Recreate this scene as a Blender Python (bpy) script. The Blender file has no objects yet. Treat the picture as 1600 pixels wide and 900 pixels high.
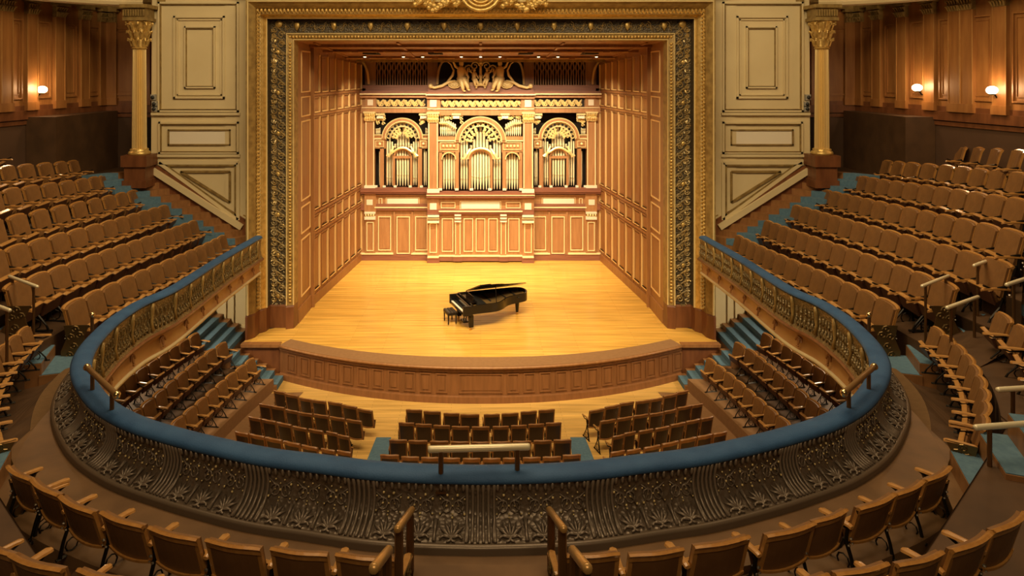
import bpy, math, random
from mathutils import Vector, Matrix
R = math.radians
random.seed(7)
# ------------------------------------------------------------------ camera, world, lights, exposure
F, CX, HY, CZ = 1150.0, 751.0, 115.0, 10.1
sc = bpy.context.scene
C = sc.collection
cam = bpy.data.cameras.new('camera'); camo = bpy.data.objects.new('camera', cam); C.objects.link(camo)
cam.sensor_width = 36; cam.lens = F*36/1600
cam.shift_x = (800-CX)/1600; cam.shift_y = -(450-HY)/1600
cam.clip_end = 200
camo.location = (0, 0, CZ); camo.rotation_euler = (R(90), 0, 0)
sc.camera = camo
sc.view_settings.view_transform = 'Standard'; sc.view_settings.look = 'None'
sc.view_settings.gamma = 1; sc.view_settings.use_curve_mapping = False
sc.view_settings.exposure = 0.0
w = bpy.data.worlds.new('world'); sc.world = w; w.use_nodes = True
w.node_tree.nodes['Background'].inputs[0].default_value = (1.0, .72, .42, 1)
w.node_tree.nodes['Background'].inputs[1].default_value = 0.022

def area(loc, target, size, power, col=(1, .72, .42), sy=None):
    l = bpy.data.lights.new('unseen_light', 'AREA'); l.energy = power; l.color = col
    l.shape = 'RECTANGLE'; l.size = size; l.size_y = sy or size
    o = bpy.data.objects.new('unseen_light', l); C.objects.link(o); o.location = loc
    o.rotation_euler = (Vector(target)-Vector(loc)).to_track_quat('-Z', 'Y').to_euler()
def spot(loc, target, power, ang=70, blend=.6, col=(1, .72, .42), rad=.06):
    l = bpy.data.lights.new('stage_light', 'SPOT'); l.energy = power; l.color = col
    l.spot_size = R(ang); l.spot_blend = blend; l.shadow_soft_size = rad
    o = bpy.data.objects.new('stage_light', l); C.objects.link(o); o.location = loc
    o.rotation_euler = (Vector(target)-Vector(loc)).to_track_quat('-Z', 'Y').to_euler()
WARM = (1, .70, .37)
area((0, 11, 20), (0, 11.5, 0), 9, 1150, WARM, 6)
area((0, -2.5, 17), (0, 8, 5), 8, 640, WARM, 4)              # unseen light added behind the viewer to brighten the seat backs
for s_ in (-1, 1):
    area((s_*10.6, 21.5, 4.45), (s_*9.6, 23.5, 0), 1.0, 200, (1, .80, .52))   # lamps under the side balconies
    area((s_*11.0, 17.5, 4.3), (s_*9.5, 17.8, 0), .6, 40, (1, .80, .52))              # weaker second lamp under each side balcony
area((-8, 15, 18), (-12.5, 22, 5), 5, 430, WARM)
area((8, 15, 18), (12.5, 22, 5), 5, 430, WARM)
area((0, 14, 17), (0, 26, 8), 12, 1050, (1, .80, .46), 2)        # wash on the proscenium
for x in (-4.5, -1.5, 1.5, 4.5):                                # front-of-house stage spots
    spot((x, 12, 16.5), (x*.7, 28, 1.1), 6200, 40, .8, (1, .77, .42), .15)
for x in (-4.6, -2.8, -1.4, 0, 1.4, 2.8, 4.6):                    # downlights in the stage ceiling
    spot((x, 31.0, 10.85), (x*.9, 35.3, 4.2), 980, 95, .7, (1, .80, .50), .05)
for x in (-4, 0, 4):
    spot((x, 29.2, 10.95), (x*1.1, 30.5, 1.1), 700, 120, .8, (1, .78, .42), .05)

# ------------------------------------------------------------------ helpers
def W(px, py, h):
    D = F*h/(py-HY); return Vector(((px-CX)*D/F, D, CZ-h))
def WD(px, py, D):
    return Vector(((px-CX)*D/F, D, CZ-(py-HY)*D/F))
SB = .0853
def WP(px, py, a):
    """point on the gently sloping balcony plane h = a + SB*D"""
    D = a*F/((py-HY)-SB*F); return Vector(((px-CX)*D/F, D, CZ-(a+SB*D)))

class MB:
    def __init__(s): s.v = []; s.f = []; s.m = []; s.mi = 0; s.ch = []
    def add(s, vs, fs):
        s.ch.append((len(s.v), len(s.f))); n = len(s.v); s.v += [tuple(p) for p in vs]; s.f += [tuple(n+i for i in f) for f in fs]; s.m += [s.mi]*len(fs)
        return s
    def box(s, x0, x1, y0, y1, z0, z1, M=None):
        vs = [Vector(p) for p in ((x0,y0,z0),(x1,y0,z0),(x1,y1,z0),(x0,y1,z0),(x0,y0,z1),(x1,y0,z1),(x1,y1,z1),(x0,y1,z1))]
        if M is not None: vs = [M @ p for p in vs]
        return s.add(vs, ((0,3,2,1),(4,5,6,7),(0,1,5,4),(1,2,6,5),(2,3,7,6),(3,0,4,7)))
    def bev(s, x0, x1, y0, y1, z0, z1, b=.01, M=None):
        """box with chamfered edges"""
        vs = []; X = (x0, x1); Y = (y0, y1); Z = (z0, z1); idx = {}
        for i in (0,1):
            for j in (0,1):
                for k in (0,1):
                    sx = b if i == 0 else -b; sy = b if j == 0 else -b; sz = b if k == 0 else -b
                    idx[i,j,k,0] = len(vs); vs.append(Vector((X[i], Y[j]+sy, Z[k]+sz)))
                    idx[i,j,k,1] = len(vs); vs.append(Vector((X[i]+sx, Y[j], Z[k]+sz)))
                    idx[i,j,k,2] = len(vs); vs.append(Vector((X[i]+sx, Y[j]+sy, Z[k])))
        fs = []
        for i in (0,1): fs.append((idx[i,0,0,0], idx[i,1,0,0], idx[i,1,1,0], idx[i,0,1,0]))
        for j in (0,1): fs.append((idx[0,j,0,1], idx[1,j,0,1], idx[1,j,1,1], idx[0,j,1,1]))
        for k in (0,1): fs.append((idx[0,0,k,2], idx[1,0,k,2], idx[1,1,k,2], idx[0,1,k,2]))
        for i in (0,1):
            for j in (0,1): fs.append((idx[i,j,0,0], idx[i,j,1,0], idx[i,j,1,1], idx[i,j,0,1]))
            for k in (0,1): fs.append((idx[i,0,k,0], idx[i,1,k,0], idx[i,1,k,2], idx[i,0,k,2]))
        for j in (0,1):
            for k in (0,1): fs.append((idx[0,j,k,1], idx[1,j,k,1], idx[1,j,k,2], idx[0,j,k,2]))
        for key in [(i,j,k) for i in (0,1) for j in (0,1) for k in (0,1)]:
            fs.append((idx[key+(0,)], idx[key+(1,)], idx[key+(2,)]))
        if M is not None: vs = [M @ p for p in vs]
        return s.add(vs, fs)
    def obox(s, p, q, up, wd, hd):
        """bar from p to q with width wd and height hd"""
        p = Vector(p); q = Vector(q); d = (q-p); L = d.length
        if L < 1e-6: return s
        d.normalize(); u = Vector(up); sd = d.cross(u).normalized(); u = sd.cross(d)
        M = Matrix((( d.x, sd.x, u.x, p.x), (d.y, sd.y, u.y, p.y), (d.z, sd.z, u.z, p.z), (0,0,0,1)))
        return s.box(0, L, -wd/2, wd/2, -hd/2, hd/2, M)
    def tube(s, pts, r, n=6, caps=True, M=None):
        pts = [Vector(p) for p in pts]
        if M is not None: pts = [M @ p for p in pts]
        rs = r if isinstance(r, (list, tuple)) else [r]*len(pts)
        vs = []; prev = None
        for i, p in enumerate(pts):
            t = (pts[min(i+1, len(pts)-1)]-pts[max(i-1, 0)]).normalized()
            if prev is None:
                a = Vector((0,0,1)) if abs(t.z) < .9 else Vector((1,0,0)); x = t.cross(a).normalized()
            else:
                x = (prev - t*prev.dot(t)); x = x.normalized() if x.length > 1e-6 else t.orthogonal().normalized()
            prev = x; y = t.cross(x)
            for k in range(n):
                a = 2*math.pi*k/n; vs.append(p + (x*math.cos(a)+y*math.sin(a))*rs[i])
        fs = []
        for i in range(len(pts)-1):
            for k in range(n):
                fs.append((i*n+k, i*n+(k+1)%n, (i+1)*n+(k+1)%n, (i+1)*n+k))
        if caps: fs.append(tuple(range(n))[::-1]); fs.append(tuple((len(pts)-1)*n+k for k in range(n)))
        return s.add(vs, fs)
    def lathe(s, prof, c=(0,0,0), n=16, M=None):
        vs = []; c = Vector(c)
        for r, z in prof:
            for k in range(n):
                a = 2*math.pi*k/n; p = Vector((r*math.cos(a), r*math.sin(a), z))+c
                vs.append(M @ p if M is not None else p)
        fs = []
        for i in range(len(prof)-1):
            for k in range(n): fs.append((i*n+k, i*n+(k+1)%n, (i+1)*n+(k+1)%n, (i+1)*n+k))
        fs.append(tuple(range(n))[::-1]); fs.append(tuple((len(prof)-1)*n+k for k in range(n)))
        return s.add(vs, fs)
    def ball(s, c, r, n=8, m=5, M=None):
        if not isinstance(r, (list, tuple)): r = (r, r, r)
        c = Vector(c); vs = [c+Vector((0,0,-r[2]))]
        for j in range(1, m):
            b = math.pi*j/m - math.pi/2
            for k in range(n):
                a = 2*math.pi*k/n
                vs.append(c+Vector((r[0]*math.cos(b)*math.cos(a), r[1]*math.cos(b)*math.sin(a), r[2]*math.sin(b))))
        vs.append(c+Vector((0,0,r[2])))
        if M is not None: vs = [M @ p for p in vs]
        fs = [(0, 1+(k+1)%n, 1+k) for k in range(n)]
        for j in range(m-2):
            for k in range(n): fs.append((1+j*n+k, 1+j*n+(k+1)%n, 1+(j+1)*n+(k+1)%n, 1+(j+1)*n+k))
        t = len(vs)-1; o = 1+(m-2)*n
        fs += [(o+k, o+(k+1)%n, t) for k in range(n)]
        return s.add(vs, fs)
    def grid(s, rows, close=False):
        n = len(rows[0]); vs = [p for r in rows for p in r]; fs = []
        for i in range(len(rows)-1):
            for k in range(n-1): fs.append((i*n+k, i*n+k+1, (i+1)*n+k+1, (i+1)*n+k))
            if close: fs.append((i*n+n-1, i*n, (i+1)*n, (i+1)*n+n-1))
        return s.add(vs, fs)
    def prism(s, poly, f0, f1):
        """poly: 2-D points; f0/f1 map a 2-D point to the two faces"""
        n = len(poly); vs = [f0(p) for p in poly]+[f1(p) for p in poly]
        fs = [tuple(range(n))[::-1], tuple(range(n, 2*n))]+[(i, (i+1)%n, n+(i+1)%n, n+i) for i in range(n)]
        return s.add(vs, fs)
    def build(s, name, mats, parent=None, smooth=False, origin=None):
        me = bpy.data.meshes.new(name)
        vs = s.v
        if origin is not None: vs = [tuple(Vector(p)-Vector(origin)) for p in vs]
        me.from_pydata(vs, [], s.f)
        mats = mats if isinstance(mats, (list, tuple)) else [mats]
        for m in mats: me.materials.append(m)
        for p, mi in zip(me.polygons, s.m): p.material_index = mi; p.use_smooth = smooth
        me.update()
        import bmesh
        b = bmesh.new(); b.from_mesh(me); bmesh.ops.recalc_face_normals(b, faces=b.faces); b.to_mesh(me); b.free()
        o = bpy.data.objects.new(name, me); C.objects.link(o)
        if origin is not None: o.location = origin
        if parent: o.parent = parent
        return o
def split_part(mb, name, m, par, key=None, smooth=False):
    """one part per piece (or per key of the piece's centre)"""
    groups = {}
    ch = mb.ch+[(len(mb.v), len(mb.f))]
    for i in range(len(mb.ch)):
        v = mb.v[ch[i][0]:ch[i+1][0]]; f = [tuple(k-ch[i][0] for k in q) for q in mb.f[ch[i][1]:ch[i+1][1]]]
        c = sum((Vector(p) for p in v), Vector())/len(v); k = key(c) if key else i
        groups.setdefault(k, MB()).add(v, f)
    for g in groups.values():
        o = g.build(name, m, None, smooth=smooth); o.parent = par; o.location = -Vector(par.location)
def LCR(c): return 0 if c.x < -2.55 else (1 if c.x < 2.55 else 2)
def FR3(c): return 1 if c.z > 11.2 else (0 if c.x < 0 else 2)
def tag(o, label=None, cat=None, group=None, kind=None):
    if label: o['label'] = label
    if cat: o['category'] = cat
    if group: o['group'] = group
    if kind: o['kind'] = kind
    return o
def empty(name, loc=(0,0,0), rz=0):
    o = bpy.data.objects.new(name, None); C.objects.link(o); o.location = loc; o.rotation_euler = (0,0,rz)
    o.empty_display_size = .2; return o
def kids(o, memo={}): return [c for c in o.children]
def copy_tree(o, parent=None, ch=None):
    c = o.copy(); C.objects.link(c)
    if parent: c.parent = parent
    for k in o.children: copy_tree(k, c)
    return c
def smooth_path(pts, n=10):
    """Catmull-Rom through pts"""
    P = [Vector(p) for p in pts]; P = [P[0]*2-P[1]]+P+[P[-1]*2-P[-2]]; out = []
    for i in range(1, len(P)-2):
        a, b, c, d = P[i-1], P[i], P[i+1], P[i+2]
        for k in range(n):
            t = k/n
            out.append(.5*((2*b)+(c-a)*t+(2*a-5*b+4*c-d)*t*t+(3*b-a-3*c+d)*t**3))
    out.append(P[-2]); return out
def resample(pts, n):
    L = [0]
    for a, b in zip(pts, pts[1:]): L.append(L[-1]+(b-a).length)
    out = []; j = 0
    for i in range(n):
        t = L[-1]*i/(n-1)
        while j < len(L)-2 and L[j+1] < t: j += 1
        u = (t-L[j])/max(1e-9, L[j+1]-L[j]); out.append(pts[j].lerp(pts[j+1], min(1, u)))
    return out
def mir(p): return Vector((-p.x, p.y, p.z))

# ------------------------------------------------------------------ materials
def mat(name, col, rough=.5, metal=0, col2=None, scale=4, stretch=(1,1,1), bump=0, bscale=None, btype='noise', fac=(.35,.65), spec=.5, coat=0):
    m = bpy.data.materials.new(name); m.use_nodes = True; nt = m.node_tree; N = nt.nodes; L = nt.links
    b = N['Principled BSDF']; b.inputs['Roughness'].default_value = rough; b.inputs['Metallic'].default_value = metal
    b.inputs['Specular IOR Level'].default_value = spec
    if coat: b.inputs['Coat Weight'].default_value = coat; b.inputs['Coat Roughness'].default_value = .15
    b.inputs['Base Color'].default_value = (*col, 1)
    tc = N.new('ShaderNodeTexCoord'); mp = N.new('ShaderNodeMapping'); mp.inputs['Scale'].default_value = stretch
    L.new(tc.outputs['Object'], mp.inputs[0])
    if col2:
        t = N.new('ShaderNodeTexNoise'); t.inputs['Scale'].default_value = scale; t.inputs['Detail'].default_value = 5
        L.new(mp.outputs[0], t.inputs['Vector'])
        r = N.new('ShaderNodeMapRange'); r.inputs['From Min'].default_value = fac[0]; r.inputs['From Max'].default_value = fac[1]
        L.new(t.outputs[0], r.inputs[0])
        x = N.new('ShaderNodeMix'); x.data_type = 'RGBA'; x.inputs['A'].default_value = (*col, 1); x.inputs['B'].default_value = (*col2, 1)
        L.new(r.outputs[0], x.inputs['Factor']); L.new(x.outputs['Result'], b.inputs['Base Color'])
    if bump:
        if btype == 'noise':
            t2 = N.new('ShaderNodeTexNoise'); t2.inputs['Detail'].default_value = 4; out = t2.outputs[0]
        else:
            t2 = N.new('ShaderNodeTexVoronoi'); out = t2.outputs['Distance']
        t2.inputs['Scale'].default_value = bscale or scale*3
        L.new(mp.outputs[0], t2.inputs['Vector'])
        bp = N.new('ShaderNodeBump'); bp.inputs['Strength'].default_value = 1; bp.inputs['Distance'].default_value = bump
        L.new(out, bp.inputs['Height']); L.new(bp.outputs[0], b.inputs['Normal'])
    return m
def glow(name, col, s):
    m = bpy.data.materials.new(name); m.use_nodes = True
    b = m.node_tree.nodes['Principled BSDF']; b.inputs['Base Color'].default_value = (*col, 1)
    b.inputs['Emission Color'].default_value = (*col, 1); b.inputs['Emission Strength'].default_value = s
    return m
def plank_mat(name, c1, c2, mort, bw, rh, rough, rot=0):
    m = bpy.data.materials.new(name); m.use_nodes = True; nt = m.node_tree; N = nt.nodes; L = nt.links
    b = N['Principled BSDF']; b.inputs['Roughness'].default_value = rough
    tc = N.new('ShaderNodeTexCoord'); mp = N.new('ShaderNodeMapping'); mp.inputs['Rotation'].default_value = (0,0,rot); L.new(tc.outputs['Object'], mp.inputs[0])
    br = N.new('ShaderNodeTexBrick'); L.new(mp.outputs[0], br.inputs['Vector'])
    br.inputs['Scale'].default_value = 1; br.inputs['Brick Width'].default_value = bw; br.inputs['Row Height'].default_value = rh
    br.inputs['Mortar Size'].default_value = .004; br.inputs['Mortar Smooth'].default_value = .3; br.inputs['Bias'].default_value = -.1
    br.offset = .37; br.offset_frequency = 2
    br.inputs['Color1'].default_value = (*c1,1); br.inputs['Color2'].default_value = (*c2,1); br.inputs['Mortar'].default_value = (*mort,1)
    mp2 = N.new('ShaderNodeMapping'); mp2.inputs['Rotation'].default_value = (0,0,rot); mp2.inputs['Scale'].default_value = (.35, 5, 1); L.new(tc.outputs['Object'], mp2.inputs[0])
    t = N.new('ShaderNodeTexNoise'); t.inputs['Scale'].default_value = 1.6; t.inputs['Detail'].default_value = 6; L.new(mp2.outputs[0], t.inputs['Vector'])
    r = N.new('ShaderNodeMapRange'); r.inputs['From Min'].default_value = .3; r.inputs['From Max'].default_value = .7
    r.inputs['To Min'].default_value = .72; r.inputs['To Max'].default_value = 1.18; L.new(t.outputs[0], r.inputs[0])
    vm = N.new('ShaderNodeVectorMath'); vm.operation = 'SCALE'; L.new(br.outputs['Color'], vm.inputs[0]); L.new(r.outputs[0], vm.inputs['Scale'])
    L.new(vm.outputs[0], b.inputs['Base Color'])
    return m
M = {}
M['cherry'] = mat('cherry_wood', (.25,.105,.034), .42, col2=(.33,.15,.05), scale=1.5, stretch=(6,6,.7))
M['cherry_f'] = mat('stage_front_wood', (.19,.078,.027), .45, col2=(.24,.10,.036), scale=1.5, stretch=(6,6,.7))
M['backshade'] = mat('shaded_back_leather', (.035,.016,.008), .45, col2=(.045,.02,.010), scale=4)  # seat leather darkened to paint in the backlit shade of the floor seats
M['cherry_d'] = mat('dark_cherry_wood', (.13,.045,.016), .4, col2=(.19,.07,.025), scale=1.5, stretch=(4,4,.8))
M['organ'] = mat('organ_wood', (.33,.155,.062), .42, col2=(.40,.20,.085), scale=1.5, stretch=(6,6,.7))
M['plum'] = mat('plum_wood', (.20,.075,.045), .4, col2=(.26,.10,.06), scale=2, stretch=(.6,6,6))
M['walnut'] = mat('walnut_panel', (.36,.16,.045), .42, col2=(.26,.105,.028), scale=1.2, stretch=(4,4,.6))
M['brownwall'] = mat('brown_painted_wall', (.085,.045,.024), .6, col2=(.10,.052,.028), scale=1)
M['oak'] = mat('golden_oak', (.42,.20,.055), .28, col2=(.50,.26,.08), scale=3, stretch=(5,5,5), coat=.4)
M['oak_b'] = mat('seat_back_wood', (.46,.225,.06), .25, col2=(.36,.165,.042), scale=3, stretch=(5,5,1.4), coat=.3)
M['tan'] = mat('tan_upholstery', (.225,.105,.031), .55, col2=(.185,.085,.025), scale=9, bump=.002, bscale=30)
M['brown'] = mat('brown_seat_underside', (.085,.032,.014), .4, col2=(.11,.042,.018), scale=4)
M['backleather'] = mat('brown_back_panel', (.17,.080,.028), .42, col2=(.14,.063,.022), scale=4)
M['oakb'] = mat('polished_stair_bar', (.45,.26,.085), .3, .4)
M['iron'] = mat('dark_cast_iron', (.018,.014,.010), .35, .6)
M['ironrail'] = mat('antique_brass_casting', (.20,.13,.05), .4, .8)
M['nickel'] = mat('worn_nickel', (.6,.55,.45), .3, 1)
M['gold'] = mat('gilding', (.72,.50,.17), .38, .55, col2=(.50,.32,.09), scale=8, bump=.01, bscale=14)
M['gold_p'] = mat('old_gold_paint', (.36,.245,.08), .5, .25, col2=(.22,.14,.045), scale=5, bump=.008, bscale=22)
M['gold_l'] = mat('bright_gilding', (.88,.72,.36), .35, .4)
M['gold_t2'] = mat('organ_gilt_moulding', (.95,.76,.44), .35, .1)
M['gold_l3'] = mat('column_gilding', (.80,.60,.26), .35, .5)
M['gold_l2'] = mat('pale_gilded_carving', (.70,.52,.24), .45, .15)
M['gold_t'] = mat('gilt_trim', (.80,.55,.24), .4, .2)
M['band'] = mat('dark_bronze_ground', (.055,.042,.026), .5, .3, col2=(.09,.065,.035), scale=7, bump=.02, bscale=16, btype='v')
M['filigree'] = mat('silver_gilt_relief', (.42,.34,.20), .35, .7, col2=(.55,.40,.17), scale=3)
M['band2'] = mat('olive_bronze_frieze', (.15,.105,.045), .45, .3, col2=(.24,.17,.07), scale=6, bump=.02, bscale=22, btype='v')
M['cream'] = mat('cream_plaster', (.62,.50,.28), .6, col2=(.66,.54,.31), scale=1)
M['cream_p'] = mat('pale_panel', (.74,.66,.52), .6)
M['bronze'] = mat('bronze_relief_plate', (.12,.088,.060), .34, .25, col2=(.17,.13,.095), scale=5, bump=.012, bscale=20, btype='v')
M['bronze_s'] = mat('smooth_bronze', (.13,.095,.065), .35, .25)
M['bronze_r'] = mat('bronze_relief_leaf', (.22,.175,.135), .34, .25)
M['blue'] = mat('blue_velvet', (.018,.074,.195), .7, col2=(.030,.10,.24), scale=3, bump=.003, bscale=60)
M['bluec'] = mat('blue_carpet', (.075,.15,.225), .9, col2=(.10,.19,.26), scale=12, bump=.004, bscale=80)
M['carpet'] = mat('brown_carpet', (.135,.072,.024), .9, col2=(.16,.085,.03), scale=10, bump=.003, bscale=90)
M['tier'] = mat('dark_tier_boards', (.065,.032,.013), .6, col2=(.095,.047,.019), scale=2)
M['stepwood'] = mat('stair_wood', (.23,.105,.036), .45, col2=(.30,.14,.05), scale=3, stretch=(1,4,1))
M['ledge'] = mat('worn_brown_boards', (.12,.066,.030), .4, col2=(.18,.10,.045), scale=2)
M['apron'] = mat('brown_apron_carpet', (.24,.125,.05), .85, col2=(.27,.14,.058), scale=9)
M['cove'] = mat('orange_brown_cove', (.36,.165,.045), .45, col2=(.42,.22,.07), scale=2)
M['stage'] = plank_mat('stage_planks', (.78,.46,.10), (.68,.38,.075), (.42,.20,.04), 3.2, .11, .22)
M['hall'] = plank_mat('hall_planks', (.74,.46,.14), (.66,.40,.11), (.3,.15,.04), 2.4, .1, .3)
M['black'] = mat('piano_black', (.006,.005,.005), .16, 0, spec=.4)
M['white'] = mat('ivory_keys', (.8,.76,.66), .3)
M['plate'] = mat('piano_gold_plate', (.55,.32,.09), .35, .6)
M['cushion'] = mat('black_leather', (.02,.013,.01), .35)
M['brass'] = mat('polished_brass', (.80,.62,.32), .22, 1)
M['brass_l'] = mat('bright_brass_bar', (.85,.76,.52), .3, .25)
M['bronze_b'] = mat('brown_bronze_bar', (.34,.2,.08), .35, .6)
M['bronzepost'] = mat('bronze_post', (.17,.09,.035), .35, .7)
M['pipe'] = mat('pipe_metal', (.92,.82,.54), .32, .25)
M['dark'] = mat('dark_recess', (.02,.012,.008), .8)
M['globe'] = glow('lit_glass_globe', (1,.86,.62), 9)
M['down'] = glow('lit_downlight', (1,.78,.45), 6)
M['blk'] = mat('black_plastic', (.012,.012,.012), .5)
M['grey'] = mat('grey_plastic', (.35,.32,.26), .5)
# ------------------------------------------------------------------ room shell
def struct(mb, name, m, parent=None):
    o = mb.build(name, m, parent)
    if not parent: tag(o, kind='structure')
    return o
def frame2d(mb, f, x0, x1, z0, z1, wd, mold=None):
    """rectangular moulding; f(x, z, d) maps wall coords to world, wd = bar width, mold = projection"""
    mold = mold or wd*.6
    def bar(a0, a1, b0, b1):
        vs = [f(a, b, d) for d in (0, mold) for (a, b) in ((a0,b0),(a1,b0),(a1,b1),(a0,b1))]
        mb.add(vs, ((0,1,2,3),(4,7,6,5),(0,4,5,1),(1,5,6,2),(2,6,7,3),(3,7,4,0)))
    bar(x0, x1, z1-wd, z1); bar(x0, x1, z0, z0+wd); bar(x0, x0+wd, z0+wd, z1-wd); bar(x1-wd, x1, z0+wd, z1-wd)
def slab(mb, f, x0, x1, z0, z1, d0, d1):
    vs = [f(a, b, d) for d in (d0, d1) for (a, b) in ((x0,z0),(x1,z0),(x1,z1),(x0,z1))]
    mb.add(vs, ((0,1,2,3),(4,7,6,5),(0,4,5,1),(1,5,6,2),(2,6,7,3),(3,7,4,0)))
def wallmap(p, q, inward):
    """wall from plan point p to q; x = distance along, d = distance towards inward side"""
    p = Vector((p[0], p[1], 0)); q = Vector((q[0], q[1], 0)); d = (q-p).normalized(); n = Vector((-d.y, d.x, 0))
    if n.dot(Vector((inward[0], inward[1], 0))-p) < 0: n = -n
    return (lambda x, z, dd: p+d*x+n*dd+Vector((0,0,z))), (q-p).length

ORCH = 0.0; ST = 1.1
b = MB(); b.box(-15.4, 15.4, 9, 25.9, -.12, 0); struct(b, 'floor', M['hall'])

# stage platform
def arcD(x):   # front edge of the stage
    t = abs(x)/6.65; return 22.55+1.8*t**2.2
stage = empty('stage_platform', (0, 26, 0)); tag(stage, 'concert stage of polished amber planks with curved panelled front', 'stage')
def part(mb, name, m, par, **k):
    o = mb.build(name, m, None, **k); o.parent = par
    o.matrix_parent_inverse = Matrix.Identity(4)
    o.location = Vector(o.location)-Vector(par.location) if True else o.location
    return o
xs = [-6.65+13.3*i/60 for i in range(61)]
deck = MB()
poly = [(-5.76, 35.75), (-6.56, 28.4), (-6.60, 26.5), (-7.95, 25.6), (-7.95, 24.6)]+[(x, arcD(x)) for x in xs]+[(7.95, 24.6), (7.95, 25.6), (6.60, 26.5), (6.56, 28.4), (5.76, 35.75)]
deck.prism(poly, lambda p: Vector((p[0], p[1], ST-.06)), lambda p: Vector((p[0], p[1], ST)))
part(deck, 'stage_deck', M['stage'], stage)
ap = MB(); rows = []
for x in xs:
    k = 1-.12*(abs(x)/6.65); wd = .75*k
    xi = x*.965
    rows.append([Vector((x, arcD(x)-.02, ST+.005)), Vector((x, arcD(x)-.02, ST+.03)), Vector((xi, arcD(xi)+wd, ST+.03)), Vector((xi, arcD(xi)+wd, ST+.002))])
ap.grid(rows); part(ap, 'apron_strip', M['apron'], stage)
lip = MB()
lip.tube([Vector((x, arcD(x)-.03, ST-.02)) for x in xs], .045, 8); part(lip, 'nosing', M['cherry'], stage, smooth=True)
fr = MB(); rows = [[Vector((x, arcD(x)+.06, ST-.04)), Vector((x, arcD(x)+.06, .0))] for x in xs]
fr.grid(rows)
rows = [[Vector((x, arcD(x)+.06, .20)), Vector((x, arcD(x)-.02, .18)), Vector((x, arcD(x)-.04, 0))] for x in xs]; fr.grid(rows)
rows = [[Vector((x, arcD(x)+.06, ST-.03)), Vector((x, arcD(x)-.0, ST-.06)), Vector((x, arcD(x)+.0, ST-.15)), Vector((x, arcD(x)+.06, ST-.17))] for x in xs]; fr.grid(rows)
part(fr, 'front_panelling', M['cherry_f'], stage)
fm = MB(); bt = MB()
bays = []; x = -6.45
while x < 6.3:
    wd = .50
    if abs(x+.75) < .26: wd = 1.5; x = -.75
    bays.append((x, x+wd)); x += wd
for a, c in bays:
    g = .07
    f = lambda xx, z, d: Vector((xx, arcD(xx)+.06-d, z))
    frame2d(fm, f, a+g, c-g, .28, ST-.22, .035, .03)
    slab(fm, f, a+g+.09, c-g-.09, .37, ST-.31, 0, .02)
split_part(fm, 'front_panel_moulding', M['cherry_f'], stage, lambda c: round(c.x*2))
# straight returns of the stage edge beside the steps, with dark recess
for s in (-1, 1):
    r = MB(); r.box(*(sorted((s*6.65, s*7.95))), 24.35, 24.62, ST-.07, ST+.03); part(r, 'edge_board', M['cherry'], stage)
    r = MB(); r.box(*(sorted((s*6.62, s*7.95))), 24.45, 24.6, 0, ST-.07); part(r, 'side_panel', M['cherry_d'], stage)

# stage shell: splayed panelled walls and ceiling
def shell_wall(s, name):
    P = (s*6.57, 28.4); Q = (s*5.77, 35.7)
    f, L = wallmap(P, Q, (0, 30))
    b = MB(); slab(b, f, 0, L, 0.9, 11.6, -.2, 0); o = struct(b, name, M['cherry'])
    n = 7; bw = (L-.1)/n; zs = [(1.62,3.72),(3.95,4.55),(4.78,8.40),(8.58,9.18),(9.36,10.85)]
    fr = MB(); tr = MB()
    slab(fr, f, 0, L, ST, ST+.34, 0, .07)
    for z in (3.84, 4.66, 8.49, 9.27): slab(fr, f, 0, L, z-.05, z+.05, 0, .035)
    for i in range(n):
        x0 = .05+i*bw+.10; x1 = .05+(i+1)*bw-.10
        for z0, z1 in zs:
            z1b = z1 - (.35*i/n if z1 > 10 else 0)
            frame2d(fr, f, x0, x1, z0, z1b, .035, .05); slab(tr, f, x1-.045, x1+.02, z0, z1b, 0, .065); slab(tr, f, x0+.1, x1, z0-.01, z0+.035, 0, .06)  # gilt only on the light-facing upright and foot: lit moulding edges painted in
            slab(fr, f, x0+.12, x1-.12, z0+.1, z1b-.1, 0, .02)
    for i in range(n+1): slab(fr, f, max(0, .05+i*bw-.035), .05+i*bw+.035, ST+.34, 10.9, 0, .02)
    fr.build('panelling', M['cherry'], o); tr.build('lit_gilt_moulding', M['gold_t'], o)
shell_wall(-1, 'wall_stage_left'); shell_wall(1, 'wall_stage_right')
# reveal between proscenium and shell
for s, nm in ((-1, 'wall_reveal_left'), (1, 'wall_reveal_right')):
    f, L = wallmap((s*6.62, 26.5), (s*6.57, 28.45), (0, 27))
    b = MB(); slab(b, f, 0, L, .9, 11.4, -.2, .02); o = struct(b, nm, M['cherry'])
    t = MB(); p = MB()
    for z0, z1 in ((1.9,4.0),(4.2,5.2),(5.4,8.35),(8.5,9.25),(9.4,10.95)):
        frame2d(t, f, .5, L-.2, z0, z1, .045, .05); slab(p, f, .65, L-.35, z0+.15, z1-.15, 0, .03)
    slab(p, f, 0, L, ST, ST+.5, 0, .08)
    slab(p, f, L-.12, L, ST, 11.1, 0, .16)
    p.build('panelling', M['cherry'], o); t.build('lit_gilt_moulding', M['gold_t'], o)
# stage back wall behind organ
b = MB(); b.box(-6.2, 6.2, 36.9, 37.1, .9, 11.5); struct(b, 'wall_stage_back', M['cherry_d'])
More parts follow.
